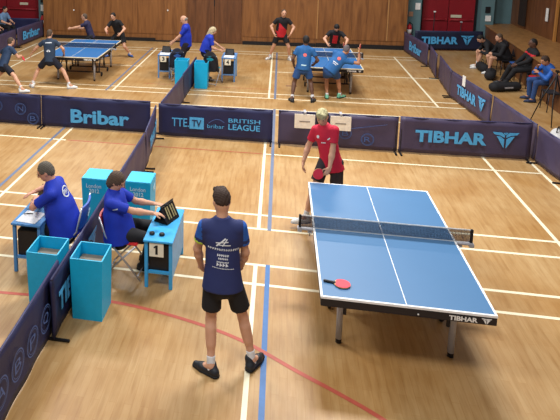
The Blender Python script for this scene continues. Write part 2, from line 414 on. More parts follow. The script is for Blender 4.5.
# ------------------------------------------------------------------ barriers
GB = 'court surround barriers'
def barrier(a, b, label, face=1, cloth=None, h=0.69, deco=None, feet=(0, 1), slack=0.012):
    """cloth covered panel standing from a to b; face=+1: printed side is on the right hand of a->b"""
    a2, b2 = Vector((a[0], a[1], 0)), Vector((b[0], b[1], 0)); d = b2 - a2; L = d.length; u = d.normalized()
    n = Vector((u.y, -u.x, 0)) * face
    t = empty('court_barrier', a2, 0, label, 'barrier', GB)
    nx, nz = 24, 8; vs = []; fs = []
    ph = random.random() * 6
    def off(s_, z): return slack * math.sin(s_ * 5.1 + ph) * math.sin(math.pi * min(max(z, 0), 1)) + slack * .5 * math.sin(s_ * 11 + z * 4 + ph)
    for side in (1, -1):
        for j in range(nz + 1):
            for i in range(nx + 1):
                s_ = i / nx * L; z = .035 + (h - .035) * j / nz
                o_ = (0.012 + 0) * side + off(s_, j / nz)
                sag = -0.008 * math.sin(math.pi * i / nx) * (j / nz)
                vs.append(u * s_ + n * o_ + Vector((0, 0, z + sag)))
    N1 = (nx + 1) * (nz + 1)
    for k in (0, N1):
        for j in range(nz):
            for i in range(nx):
                q = k + j * (nx + 1) + i; fs.append((q, q + 1, q + nx + 2, q + nx + 1))
    for i in range(nx):
        fs.append((i, i + 1, N1 + i + 1, N1 + i)); q = nz * (nx + 1) + i; fs.append((q, q + 1, N1 + q + 1, N1 + q))
    for j in range(nz):
        for e in (0, nx):
            q = j * (nx + 1) + e; fs.append((q, q + nx + 1, N1 + q + nx + 1, N1 + q))
    c_ = MB(); c_.add(vs, fs, 0, True); cl = c_.build('cloth_cover', cloth or M_navy, t)
    tb = MB(); tb.tube([u * .0 + Vector((0, 0, h)), u * L * .5 + Vector((0, 0, h - .008)), u * L + Vector((0, 0, h))], .014, n=8)
    tb.build('top_rail', mat('rail_sleeve', (58, 58, 96), .5), t)
    for e in feet:
        p = u * (.03 if e == 0 else L - .03)
        fb = MB(); fb.bar(p - n * .17 + Vector((0, 0, .015)), p + n * .17 + Vector((0, 0, .015)), .03, .024)
        fb.bar(p + Vector((0, 0, .01)), p + Vector((0, 0, h - .01)), .018, .018); fb.build('foot', M_black, t)
    uu = u if face > 0 else -u
    org = (Vector((0, 0, 0)) if face > 0 else u * L)
    frame = (org + n * (0.016 + slack * 1.5), uu, Vector((0, 0, 1)), n)
    if deco:
        for nm_, fn, mt_ in (deco if isinstance(deco, list) else [('printed_lettering', deco, getattr(deco, 'm', M_letter))]):
            dm = MB(); fn(dm, frame, L); dm.build(nm_, mt_, t)
    return t
def D(f, m_=None):
    if m_: f.m = m_
    return f
tibhar = lambda x, w, h=.2, y=.24: [('printed_lettering', lambda mb, fr, L: put_text(mb, 'TIBHAR', fr, x, y, w * .7, h, bold=.045, spacing=1.02), M_letter), ('winged_emblem', lambda mb, fr, L: wing_logo(mb, fr, x + w * .75, y - .03, w * .25, h * 1.3), M_letter)]
bribar = lambda x, w, h=.3, y=.2: D(lambda mb, fr, L: put_text(mb, 'Bribar', fr, x, y, w, h, bold=.035, spacing=1.0))
def rounds(cs, glyphs, rad=.13):
    def one(x, y, g):
        def f(mb, fr, L):
            mb.ring((x, y), rad, .012, fr); mb.ring((x, y), rad * .82, .006, fr); put_text(mb, g, fr, x - rad * .5, y - rad * .42, rad, rad * .85)
        return f
    return [('ring_emblem', one(x, y, g), M_letter2) for (x, y), g in zip(cs, glyphs)]

FL = Vector
barrier((-7.0, .74), (-4.74, .71), 'navy barrier with three outlined emblems at far left of the middle row', deco=rounds([(1.25, .42), (1.8, .38), (2.28 - .2, .18)][:3], ['W', 'N', 'B']), cloth=M_navy, h=.70)
barrier((-4.72, .70), (-2.34, .68), 'navy barrier lettered Bribar in the middle row behind the seated umpires', deco=bribar(.66, 1.28, .30, .15), h=.70, feet=(0,))
def tte_box(mb, fr, L):
    x0, x1, y0, y1 = .64, .93, .22, .46
    mb.poly([(x0, y0), (x1, y0), (x1, y1), (x0, y1)], fr, .003)
def tte_swoosh(mb, fr, L):
    P = lambda t_: (1.02 + .32 * t_, .35 + .09 * math.sin(t_ * 2.8))
    for k in range(10):
        p, q = P(k / 10), P((k + 1) / 10); mb.poly([p, q, (q[0], q[1] + .014), (p[0], p[1] + .014)], fr, .003)
tte = [('channel_lettering', lambda mb, fr, L: put_text(mb, 'TTE.', fr, .28, .25, .35, .18, bold=.01), M_letter), ('channel_box', tte_box, M_letter),
       ('league_lettering', lambda mb, fr, L: put_text(mb, 'BRITISH', fr, 1.42, .40, .62, .085, bold=.01), M_letter), ('league_lettering', lambda mb, fr, L: put_text(mb, 'LEAGUE', fr, 1.42, .25, .62, .12, bold=.02), M_letter),
       ('small_lettering', lambda mb, fr, L: put_text(mb, 'bribar', fr, 1.0, .26, .34, .08, bold=.0), M_letter), ('swoosh_emblem', tte_swoosh, M_letter2)]
b_tte = barrier((-2.15, .60), (.13, .58), 'navy barrier lettered TTE.TV and British League behind the near court', deco=tte, h=.69, feet=(1,))
tvm = MB(); put_text(tvm, 'TV', (Vector((0, -.045, 0)), Vector((1, 0, 0)), Vector((0, 0, 1)), Vector((0, -1, 0))), .69, .27, .19, .14, bold=.02); tvm.build('channel_lettering', M_navy, b_tte)
def p4_line(mb, fr, L): mb.poly([(1.3, .42), (2.0, .55), (2.0, .556), (1.3, .43)], fr, .003)
p4 = rounds([(.75, .32), (1.25, .34), (1.66, .24)], ['P', 'B', 'R'], .12) + [('thin_stripe', p4_line, M_letter2)]
barrier((.24, .56), (2.44, .56), 'faded navy barrier with emblem rings behind the player in red', deco=p4, cloth=M_purple, h=.70)
barrier((2.47, .56), (4.72, .60), 'faded navy barrier lettered TIBHAR right of the near table', deco=tibhar(.27, 1.76, .23, .26), cloth=M_purple, h=.71)
# right side row running away from the camera
barrier((4.80, .52), (4.86, -.35), 'short faded navy barrier turning the right corner of the near court', face=1, cloth=M_purple, feet=(0,))
barrier((4.88, -.40), (4.9, -2.7), 'navy barrier with a ring emblem cut off by the right edge of the photo', face=1, cloth=M_navy, deco=rounds([(.5, .35), (.9, .3)], ['R', 'O']), feet=(0,))
barrier((4.46, 11.2), (4.68, 8.66), 'faded navy barrier lettered Bribar nearest the back wall on the right side', cloth=M_purple, deco=bribar(.75, 1.3, .3, .2), feet=(1,))
barrier((4.74, 8.60), (4.57, 7.02), 'plain faded navy barrier next to the right-hand Bribar barrier', cloth=M_purple, feet=(1,))
barrier((4.63, 6.94), (4.46, 5.06), 'plain faded navy barrier next to the side TIBHAR barrier', cloth=M_purple, feet=(1,))
barrier((4.45, 4.98), (4.66, 2.66), 'faded navy barrier lettered TIBHAR with a white card, right side of the far court', cloth=M_purple, deco=tibhar(.5, 1.65, .24, .24))
barrier((4.68, 2.56), (4.8, .62), 'plain faded navy barrier behind the right corner, before the spectators', cloth=M_purple, feet=(0,))
barrier((4.85, 11.45), (7.1, 11.72), 'navy barrier lettered TIBHAR standing before the right-hand crimson doors', deco=tibhar(.22, 1.75, .26, .24), cloth=mat('dull_black_navy_cloth', (24, 30, 58), .6))
# middle row running away from the camera
barrier((-2.18, .45), (-2.03, -1.22), 'navy barrier with pale emblem, meeting the TTE.TV barrier end', face=-1, deco=tibhar(.4, 1.1, .22, .22), cloth=M_purple)
barrier((-2.03, -1.30), (-2.0, -3.55), 'faded navy barrier running back between the two lettered bins', face=-1, cloth=M_purple)
barrier((-2.0, -3.62), (-1.97, -5.93), 'navy barrier between the umpires and the open bins, its T and I showing', face=-1, cloth=M_navy, deco=tibhar(.12, 1.4, .24, .25), feet=(0, 1))
barrier((-2.035, -5.57), (-1.99, -7.0 - .85), 'navy barrier with outlined emblems in the near left corner', face=-1, cloth=M_navy, deco=rounds([(.75, .36), (1.1, .36), (1.45, .34), (1.8, .34)], ['A', 'B', 'P', 'Q'], .14), feet=())
barrier((-2.12, .72), (-2.05, 3.2), 'faded navy barrier standing lengthwise beyond the TTE.TV barrier', cloth=M_purple)
barrier((-2.07, 3.26), (-2.03, 5.4), 'navy barrier between the two far bins', cloth=M_navy, feet=())
# left row
barrier((-8.98, 11.5), (-9.05, 9.2), 'navy barrier lettered Bribar at the far left before the seated spectators', face=-1, deco=bribar(.4, 1.5, .32, .2), cloth=M_purple)
barrier((-9.07, 9.12), (-9.1, 6.85), 'plain navy barrier running off the far left edge of the photo', face=-1, deco=None, cloth=M_purple)
barrier((-11.6, 11.75), (-9.25, 11.75), 'navy barrier across the far left corner below the crimson doors', cloth=M_navy)


# ------------------------------------------------------------------ table tennis tables
X_, Y_, Z_ = Vector((1, 0, 0)), Vector((0, 1, 0)), Vector((0, 0, 1))
def tt_table(loc, rz, label, top_m, letter=True, legs='posts'):
    t = empty('table_tennis_table', loc, rz, label, 'table', 'table tennis tables')
    hw, hl = .7625, 1.37
    xs = [-hw, -hw + .02, -.004, .004, hw - .02, hw]; ys = [-hl, -hl + .02, hl - .02, hl]
    for half in (-1, 1):
        yy = [-hl, -hl + .02, -.003] if half < 0 else [.003, hl - .02, hl]
        mb = MB(); vs = [(x, y, .76) for y in yy for x in xs]; fs = []; n = len(xs)
        for j in range(2):
            for i in range(n - 1):
                edge = (j == (0 if half < 0 else 1)) or i in (0, 2, n - 2)
                mb.add([vs[j * n + i], vs[j * n + i + 1], vs[(j + 1) * n + i + 1], vs[(j + 1) * n + i]], [(0, 1, 2, 3)], 1 if edge else 0)
        y0, y1 = yy[0], yy[-1]
        mb.add([(-hw, y0, .738), (hw, y0, .738), (hw, y1, .738), (-hw, y1, .738), (-hw, y0, .76), (hw, y0, .76), (hw, y1, .76), (-hw, y1, .76)],
               [(0, 3, 2, 1), (0, 1, 5, 4), (1, 2, 6, 5), (2, 3, 7, 6), (3, 0, 4, 7)], 1)
        mb.build('playing_surface', [top_m, M_linew if top_m is M_tt2 else mat('white_table_line', (238, 240, 244), .45)], t)
        # black apron below the edge of this half
        ap_ = MB(); ya, yb = (y0 + .002, y1) if half < 0 else (y0, y1 - .002)
        yo = ya if half < 0 else yb
        ap_.box((0, yo - .012 * (-half) * -1 * -1 if False else yo + (.012 if half < 0 else -.012), .699), (2 * hw - .006, .024, .078), 0, bev=.003)
        for s_ in (-1, 1): ap_.box((s_ * (hw - .015), (ya + yb) / 2, .699), (.024, yb - ya - .05, .078), 0, bev=.003)
        ap_.box((0, yb - .03 if half < 0 else ya + .03, .712), (2 * hw - .06, .03, .05), 0)
        a_ = ap_.build('apron', M_apron, t)
        if half < 0 and letter:
            lm = MB(); fr = (Vector((0, -hl + .0005, .66)), X_, Z_, -Y_)
            put_text(lm, 'TIBHAR', fr, .36, .014, .24, .046, bold=.04, lift=.003); lo = MB(); wing_logo(lo, fr, .63, .008, .085, .055, .003); lo.build('winged_emblem', M_white, a_)
            lm.build('maker_lettering', M_white, a_)
            lm = MB(); lm.lathe([(.001, 0), (.008, .0), (.008, .006), (.001, .008)], n=8, axis='Y', c=(.1, -hl - .006, .69)); lm.build('stud', M_white, a_)
        # two legs with folding brace each
        yl = half * .93
        for s_ in (-1, 1):
            xl = s_ * .53
            lg = MB(); lg.tube([(xl, yl, .66), (xl, yl, .05)], .031, n=12); lg.box((xl, yl, .65), (.07, .09, .05), 0, bev=.006)
            l_ = lg.build('leg', M_grey, t)
            ft = MB(); ft.lathe([(.02, 0), (.03, .004), (.03, .05), (.024, .06)], c=(xl, yl, 0), n=12); ft.build('rubber_foot', M_black, l_)
            br = MB(); br.bar((xl - s_ * .05, yl - half * .06, .4), (xl - s_ * .09, yl - half * .34, .68), .02, .03)
            br.bar((xl - s_ * .045, yl, .62), (xl - s_ * .045, yl, .32), .03, .03); br.build('brace', M_dark, l_)
        cb = MB(); cb.bar((-.53, yl, .6), (.53, yl, .6), .03, .03); cb.build('crossbar', M_dark, t)
        # wheeled undercarriage
        uc = MB(); yw = half * .34
        uc.bar((-.55, yw, .12), (.55, yw, .12), .035, .035)
        for s_ in (-1, 1):
            uc.bar((s_ * .5, yw, .12), (s_ * .5, half * .1, .68), .03, .03); uc.bar((s_ * .44, yw, .12), (s_ * .44, half * .62, .68), .025, .025)
        u_ = uc.build('undercarriage', M_dark, t)
        for s_ in (-1, 1):
            w_ = MB(); w_.lathe([(.001, -.018), (.058, -.018), (.065, -.01), (.065, .01), (.058, .018), (.001, .018)], c=(s_ * .58, yw, .066), axis='X', n=18)
            w_.build('wheel', M_black, u_)
    return t
def tt_net(loc, rz, label):
    t = empty('table_tennis_net', (loc[0], loc[1], .762), rz, label, 'net', 'nets on the tennis tables')
    nm = MB(); w = .90
    # fine cords
    for k in range(10):
        z = .008 + k * .0145; nm.box((0, 0, z), (2 * w, .0016, .0022), 0)
    for k in range(121):
        x = -w + k * 2 * w / 120; nm.box((x, 0, .073), (.0022, .0016, .142), 0)
    nm.box((0, 0, .072), (2 * w, .001, .142), 1)
    gm = bpy.data.materials.get('net_gauze')
    if not gm:
        gm = bpy.data.materials.new('net_gauze'); gm.use_nodes = True; nt = gm.node_tree; b = nt.nodes['Principled BSDF']
        b.inputs['Base Color'].default_value = srgb((36, 40, 62)); b.inputs['Alpha'].default_value = .42; b.inputs['Roughness'].default_value = .8
    nm.build('net_mesh', [mat('dark_net_cord', (34, 38, 60), .7), gm], t)
    tp = MB(); tp.box((0, 0, .148), (2 * w, .006, .014), 0, bev=.002); tp.build('top_tape', M_white, t)
    bt = MB(); bt.box((0, 0, .004), (2 * w, .005, .005), 0); bt.build('lower_cord', M_white, t)
    for s_ in (-1, 1):
        ps = MB(); ps.box((s_ * .915, 0, .078), (.028, .03, .156), 0, bev=.005); p_ = ps.build('net_post', M_black, t)
        cl = MB(); cl.box((s_ * .85, 0, -.012), (.165, .07, .016), 0, bev=.003); cl.box((s_ * .915, 0, -.02), (.05, .09, .045), 0, bev=.006)
        cl.box((s_ * .80, 0, -.045), (.05, .06, .02), 0, bev=.003); cl.tube([(s_ * .80, 0, -.10), (s_ * .80, 0, -.03)], .007)
        cl.build('clamp', M_grey, p_)
    return t
tt_table((1.415, -4.40, 0), .003, 'blue table tennis table with a red bat lying on it, largest in the foreground', M_tt)
tt_net((1.415, -4.40), .003, 'net with white tape stretched over the foreground table')
tt_table((1.50, 5.78, 0), .012, 'blue table tennis table between two doubles pairs in the far right court', M_tt2)
tt_net((1.50, 5.78), .012, 'net on the table of the far right court')
tt_table((-5.38, 5.80, 0), .02, 'blue table tennis table between two doubles pairs in the far left court', M_tt2)
tt_net((-5.38, 5.80), .02, 'net on the table of the far left court')

# ------------------------------------------------------------------ bats and balls
def bat(loc, M, label, rubber=None, parent=None):
    """M: rotation matrix; local: handle towards -y, blade in the xy plane around origin, z = face"""
    t = empty('table_tennis_bat', loc, 0, label, 'bat', 'table tennis bats')
    t.rotation_euler = M.to_euler()
    rubber = rubber or M_red
    prof = [(math.sin(a) * .076, .078 * -math.cos(a) * 1.0) for a in [2 * math.pi * k / 28 for k in range(28)]]
    def disc(z0, z1, sc, mt, nm, cut):
        mb = MB(); ps = [(x * sc, max(y * sc, -cut)) for x, y in prof]
        mb.poly(ps, (Vector((0, 0, z0)), X_, Y_, Z_), z1 - z0); return mb.build(nm, mt, t)
    disc(-.003, .003, 1, M_wood, 'blade', .078); disc(.0035, .0075, .985, rubber, 'front_rubber', .06); disc(-.0075, -.0035, .985, M_black if rubber is M_red else M_red, 'back_rubber', .06)
    h_ = MB(); h_.box((0, -.125, 0), (.028, .105, .022), 0, bev=.006); h_.box((0, -.075, 0), (.04, .03, .02), 0, bev=.006)
    h_.build('handle', M_black if rubber is M_red else M_wood, t)
    return t
bat((.87, -5.54, .771), Matrix.Rotation(R(-100), 3, 'Z'), 'red bat lying flat on the near end of the foreground table')
def ball(loc, label):
    b_ = MB(); b_.lathe([(.0005, -.02)] + [(.02 * math.cos(a), .02 * math.sin(a)) for a in [R(-80 + 16 * k) for k in range(11)]] + [(.0005, .02)], n=16)
    o = b_.build('table_tennis_ball', M_white); o.location = loc; tag(o, label, 'ball'); return o
ball((-6.33, 7.6, 1.63), 'white ball tossed in the air by the server on the far left court')

# ------------------------------------------------------------------ bins
GBIN = 'tall blue board bins beside the barriers'
def towel_bin(loc, label, closed=False, text=True, h=.70, rz=0):
    t = empty('towel_bin', loc, rz, label, 'bin', GBIN)
    w0, w1, d0, d1 = .165, .18, .18, .19; th = .012
    mb = MB()
    def ringv(wx, dy, z): return [(-wx, -dy, z), (wx, -dy, z), (wx, dy, z), (-wx, dy, z)]
    vs = ringv(w0, d0, 0) + ringv(w1, d1, h) + ringv(w1 - th, d1 - th, h) + ringv(w1 - th - .003, d1 - th, h - .2)
    fs = [(3, 2, 1, 0)]
    for a in (0, 4, 8):
        for i in range(4): fs.append((a + i, a + (i + 1) % 4, a + 4 + (i + 1) % 4, a + 4 + i))
    mb.add(vs, fs, 0); mb.build('bin_body', M_bin, t)
    rm = MB()
    for s_ in (-1, 1):
        rm.box((0, s_ * (d1 - .006), h + .003), (2 * w1, .016, .008), 0, bev=.002); rm.box((s_ * (w1 - .006), 0, h + .003), (.016, 2 * d1 - .034, .008), 0, bev=.002)
    rm.build('rim', M_binin, t)
    if closed:
        ld = MB(); ld.box((0, 0, h + .010), (2 * w1 - .004, 2 * d1 - .004, .012), 0, bev=.003); ld.build('lid', M_binin, t)
    else:
        ln = MB(); ln.box((0, 0, h - .135), (2 * w1 - .05, 2 * d1 - .05, .02), 0, bev=.004)
        ln.build('folded_towel', M_card, t)
    if text:
        lm = MB(); fr = (Vector((-w1 + .02, -d1 - .002, h - .22)), X_, Z_, -Y_)
        put_text(lm, 'London', fr, .05, .10, .22, .06, bold=.02); put_text(lm, '2012', fr, .09, .025, .15, .062, bold=.03)
        fr2 = (Vector((w1 + .002, -d1 + .02, h - .22)), Y_, Z_, X_)
        lm.poly([(.16, .1), (.26, .13), (.24, .05), (.18, .04)], fr2, .002)
        lm.build('printed_lettering', mat('pale_print', (190, 226, 240), .5), t)
    return t
towel_bin((-1.735, -5.33, 0), 'open blue bin nearest the camera, right of the barrier row', text=False)
towel_bin((-2.245, -5.30, 0), 'open blue bin left of the barrier row below the seated man', text=False)
towel_bin((-2.29, -3.24, 0), 'closed blue bin lettered London 2012 behind the seated man', closed=True)
towel_bin((-1.655, -3.23, 0), 'closed blue bin lettered London 2012 behind the seated woman', closed=True)
towel_bin((-1.80, 4.80, 0), 'plain blue bin right of the far barrier beside the standing woman', text=False)
towel_bin((-2.36, 4.98, 0), 'plain blue bin left of the far barrier before the standing man', text=False)

# ------------------------------------------------------------------ umpire desks
def desk(loc, label, number, w=.33, d=.86, h=.61, over=(0, 0), front=M_deskblue):
    t = empty('umpire_desk', loc, 0, label, 'desk', 'small blue umpire desks')
    mb = MB(); mb.box(((over[1] - over[0]) / 2, -.01, h - .012), (w + .02 + over[0] + over[1], d + .03, .024), 0, bev=.004); mb.build('desk_top', front, t)
    for sx in (-1, 1):
        for sy_ in (-1, 1):
            lg = MB(); lg.box((sx * (w / 2 - .02), sy_ * (d / 2 - .02), (h - .024) / 2), (.04, .04, h - .024), 0, bev=.003); lg.build('leg', front, t)
    for sy_ in (-1, 1):
        rl = MB(); rl.box((0, sy_ * (d / 2 - .02), .2), (w - .08, .03, .035), 0, bev=.003); rl.build('rail', front, t)
    sp_ = MB(); sp_.box((w / 2 - .008, 0, h / 2 + .04), (.012, d - .08, h - .15), 0, bev=.002); s_ = sp_.build('side_panel', M_deskpale, t)
    bx = MB(); bx.box((0, -d / 2 + .16, .37), (w - .09, .24, .34), 0, bev=.006); bx.build('drawer_box', M_black, t)
    if number:
        cd = MB(); cd.box((-.02, -d / 2 - .004, h - .12), (.17, .008, .17), 0, bev=.002); c_ = cd.build('number_card', mat('ivory_card', (236, 228, 206), .6), t)
        nm = MB(); nf = (Vector((-.02, -d / 2 - .009, h - .12)), X_, Z_, -Y_)
        if number == '1': nm.poly([(-.012, -.055), (.016, -.055), (.016, .06), (-.006, .06), (-.034, .035), (-.026, .02), (-.012, .03)], nf, .001)
        else: put_text(nm, number, nf, -.04, -.055, .08, .115, bold=.03, lift=.001)
        nm.build('numeral', M_black, c_)
    return t
desk((-1.10, -4.34, 0), 'sky blue umpire desk with number 1 card beside the seated woman', '1', front=mat('bright_desk_paint', (62, 166, 226), .45))
desk((-2.735, -4.34, 0), 'blue umpire desk with papers in front of the seated man', None, w=.36, h=.65, front=mat('mid_blue_desk_paint', (70, 132, 190), .5))
desk((-2.98, 6.0, 0), 'blue umpire desk with number 3 card in the far left court', '3', w=.36, d=.8, h=.68, front=mat('slate_blue_desk_paint', (96, 138, 190), .5))
desk((-1.15, 5.92, 0), 'blue umpire desk with number 4 card in the far right court', '4', w=.38, d=.8, h=.68, front=mat('slate_blue_desk_paint', (96, 138, 190), .5))

def flip_board(loc, rz, label, w=.24, h=.17):
    t = empty('flip_scoreboard', loc, rz, label, 'scoreboard', 'flip scoreboards on umpire desks')
    mb = MB()
    for s_ in (-1, 1):
        T = Matrix.Rotation(R(28) * s_, 4, 'Y')
        mb.box((s_ * .045, 0, h / 2), (.008, w, h * 1.05), 0, M=Matrix.Rotation(-R(28) * s_, 4, 'Y'))
    mb.box((0, 0, .006), (.2, w, .012), 0, bev=.003); mb.build('easel_frame', M_black, t)
    k = 0
    for y in (-.075, -.03, .03, .075):
        c_ = MB(); c_.box((.056, y, h / 2 + .012), (.004, .022, h * .72), 0, M=Matrix.Rotation(-R(28), 4, 'Y')); c_.build('score_card', mat('straw_card', (150, 140, 100), .6), t)
    r_ = MB(); r_.tube([(0, -w / 2, h + .005), (0, w / 2, h + .005)], .008); r_.build('card_ring_bar', M_dark, t)
    return t
flip_board((-1.10, -4.22, .611), R(-22), 'black tent-shaped flip scoreboard the woman reaches for on her desk', w=.28, h=.21)
flip_board((-2.76, -4.12, .651), R(25), 'black flip scoreboard under the seated man\'s hand', w=.28)
flip_board((-2.98, 6.0, .681), R(80), 'black flip scoreboard on the far left umpire desk')
flip_board((-1.15, 5.95, .681), R(80), 'black flip scoreboard on the far right umpire desk')
for x, lb in ((-1.20, 'left one of two small black boxes on the woman\'s desk'), (-1.08, 'right one of two small black boxes on the woman\'s desk')):
    b_ = MB(); b_.lathe([(.001, 0), (.03, 0), (.034, .01), (.03, .026), (.022, .03), (.001, .03)], n=16); o = b_.build('ball_cup', M_black); o.location = (x, -4.64, .611); tag(o, lb, 'cup')
b_ = MB(); b_.box((0, 0, .003), (.26, .3, .005), 0, rz=R(-6)); o = b_.build('score_sheet', M_paper); o.location = (-2.74, -4.60, .651); tag(o, 'white score sheet lying on the seated man\'s desk', 'paper')
b_ = MB(); b_.tube([(-.06, 0, .012), (.06, .02, .012)], .006); o = b_.build('pen', M_black); o.location = (-2.80, -4.55, .6565); tag(o, 'black pen lying on the white score sheet', 'pen')
b_ = MB(); b_.box((0, 0, .004), (.28, .3, .008), 0, rz=.1, bev=.002); o = b_.build('score_sheet', M_paper); o.location = (-2.98, 5.76, .681); tag(o, 'white paper on the far left umpire desk', 'paper')
b_ = MB(); b_.box((0, 0, .004), (.28, .3, .008), 0, rz=-.05, bev=.002); o = b_.build('score_sheet', M_paper); o.location = (-1.15, 5.70, .681); tag(o, 'white paper on the far right umpire desk', 'paper')

# white scoreboard hanging on the barrier behind the player in red, and the card on the side barrier
t = empty('hanging_scoreboard', (1.04, .44, .42), 0, 'long white board with black flip number behind the red-shirted player\'s head', 'scoreboard')
for s_, nm in ((-1, 'left'), (1, 'right')):
    b_ = MB(); b_.box((s_ * .33 + .02, 0, .13), (.38, .02, .28), 0, bev=.004); p_ = b_.build('name_board', mat('warm_white_board', (226, 216, 200), .6), t)
    l_ = MB(); l_.box((s_ * .33 + .02, -.0115, .13), (.2, .003, .022), 0); l_.build('name_line', mat('grey_print', (140, 130, 120), .6), p_)
    h_ = MB(); h_.box((s_ * .33 + .02, .08, .308), (.05, .18, .010), 0); h_.box((s_ * .33 + .02, .0, .28), (.05, .012, .05), 0); h_.build('hook', M_grey, p_)
b_ = MB(); b_.box((.02, -.01, .17), (.22, .04, .28), 0, bev=.006); c_ = b_.build('number_block', M_black, t)
b_ = MB(); b_.poly([(.02, 0), (.05, 0), (.05, .13), (.03, .13), (0, .1), (.008, .088), (.02, .098)], (Vector((.03, -.031, .1)), X_, Z_, -Y_), .001); b_.build('numeral', M_white, c_)
b_ = MB(); b_.box((0, 0, 0), (.010, .17, .25), 0, bev=.002); o = b_.build('number_card', M_white); o.location = (4.503, 4.12, .64); o.rotation_euler = (0, 0, -.09+.18); tag(o, 'white card hanging on the side TIBHAR barrier', 'card')

# ------------------------------------------------------------------ chairs
def folding_chair(loc, rz, label, shell, tube, w=.44, emblem=False, bt=.84):
    """faces local +x"""
    t = empty('folding_chair', loc, rz, label, 'chair')
    st = MB(); vs = []; st.box((0, 0, .445), (.38, w - .06, .03), 0, bev=.012); st.build('seat', shell, t)
    bk = MB(); n = 7; vv = []
    for i in range(n):
        y = -w / 2 + .03 + (w - .06) * i / (n - 1); x = -.235 - .03 * (1 - (2 * i / (n - 1) - 1) ** 2)
        for x_, z_ in ((x + .012, .56), (x + .012 - .04, bt), (x - .012 - .04, bt), (x - .012, .56)): vv.append((x_, y, z_))
    ff = [(4 * i + k, 4 * i + (k + 1) % 4, 4 * i + 4 + (k + 1) % 4, 4 * i + 4 + k) for i in range(n - 1) for k in range(4)] + [(3, 2, 1, 0), (4 * n - 4, 4 * n - 3, 4 * n - 2, 4 * n - 1)]
    bk.add(vv, ff, 0, False); b_ = bk.build('backrest', shell, t)
    if emblem:
        e_ = MB(); fr = (Vector((-.305, .0, .70)), Vector((0, -1, 0)), Vector((-.13, 0, .99)), Vector((-1, 0, -.13)))
        for k in range(7):
            a = 2 * math.pi * k / 7; e_.poly([(0, 0), (.06 * math.cos(a), .06 * math.sin(a)), (.05 * math.cos(a + .5), .05 * math.sin(a + .5))], fr, .003)
        e_.build('back_emblem', mat('pale_print', (190, 226, 240), .5), b_)
    for s_ in (-1, 1):
        y = s_ * (w / 2)
        lg = MB(); lg.tube([(.24, y, .012), (-.06, y, .36), (-.2, y, .53), (-.275, y, bt + .01)], .012); lg.build('front_leg', tube, t)
        lg = MB(); y2 = s_ * (w / 2 - .03); lg.tube([(-.22, y2, .012), (.17, y2, .43)], .012); lg.build('rear_leg', tube, t)
    cb = MB(); cb.tube([(.2, -w / 2, .06), (.2, w / 2, .06)], .009); cb.tube([(-.19, -w / 2 + .03, .045), (-.19, w / 2 - .03, .045)], .009); cb.build('crossbar', tube, t)
    return t
folding_chair((-1.56, -4.46, 0), R(-4), 'red folding chair with silver tube legs under the seated woman', mat('red_chair_shell', (206, 50, 52), .4), M_steel, w=.40, bt=.76)
folding_chair((-2.36, -4.42, 0), R(184), 'blue folding chair with pale emblem under the seated man', mat('blue_chair_shell', (34, 84, 180), .4), M_steel, emblem=True)

# ------------------------------------------------------------------ people: smooth blended bodies
def surface_nets(f, org, vox):
    nx, ny, nz = f.shape
    s = f < 0
    c = s[:-1, :-1, :-1].astype(np.int8)
    cnt = np.zeros_like(c)
    for dx in (0, 1):
        for dy in (0, 1):
            for dz in (0, 1): cnt += s[dx:nx - 1 + dx, dy:ny - 1 + dy, dz:nz - 1 + dz]
    act = (cnt > 0) & (cnt < 8)
    I, J, K = np.nonzero(act)
    if len(I) == 0: return [], []
    idx = -np.ones(act.shape, np.int64); idx[I, J, K] = np.arange(len(I))
    P = np.zeros((len(I), 3)); N = np.zeros(len(I))
    cs = [(a, b, c_) for a in (0, 1) for b in (0, 1) for c_ in (0, 1)]
    for a in cs:
        for ax in range(3):
            if a[ax] == 0:
                b = list(a); b[ax] = 1
                fa = f[I + a[0], J + a[1], K + a[2]]; fb = f[I + b[0], J + b[1], K + b[2]]
                m_ = (fa < 0) != (fb < 0)
                t = np.where(m_, fa / np.where(m_, fa - fb, 1), 0)
                for d in range(3):
                    P[:, d] += np.where(m_, a[d] + (t if d == ax else 0), 0)
                N += m_
    P /= N[:, None]; P += np.stack([I, J, K], 1); P = P * vox + org
    quads = []
    for ax in range(3):
        sl0 = [slice(0, -1) if d == ax else slice(1, -1) for d in range(3)]
        sl1 = [slice(1, None) if d == ax else slice(1, -1) for d in range(3)]
        a, b = s[tuple(sl0)], s[tuple(sl1)]
        for flip, mk in ((False, a & ~b), (True, ~a & b)):
            i, j, k = np.nonzero(mk); g = [i, j, k]
            for d in range(3):
                if d != ax: g[d] = g[d] + 1
            d1, d2 = [(1, 2), (2, 0), (0, 1)][ax]
            def at_(o1, o2):
                h = [g[0].copy(), g[1].copy(), g[2].copy()]; h[d1] -= o1; h[d2] -= o2
                return idx[h[0], h[1], h[2]]
            q = np.stack([at_(1, 1), at_(0, 1), at_(0, 0), at_(1, 0)], 1)
            if flip: q = q[:, ::-1]
            quads.append(q)
    return P, np.concatenate(quads)

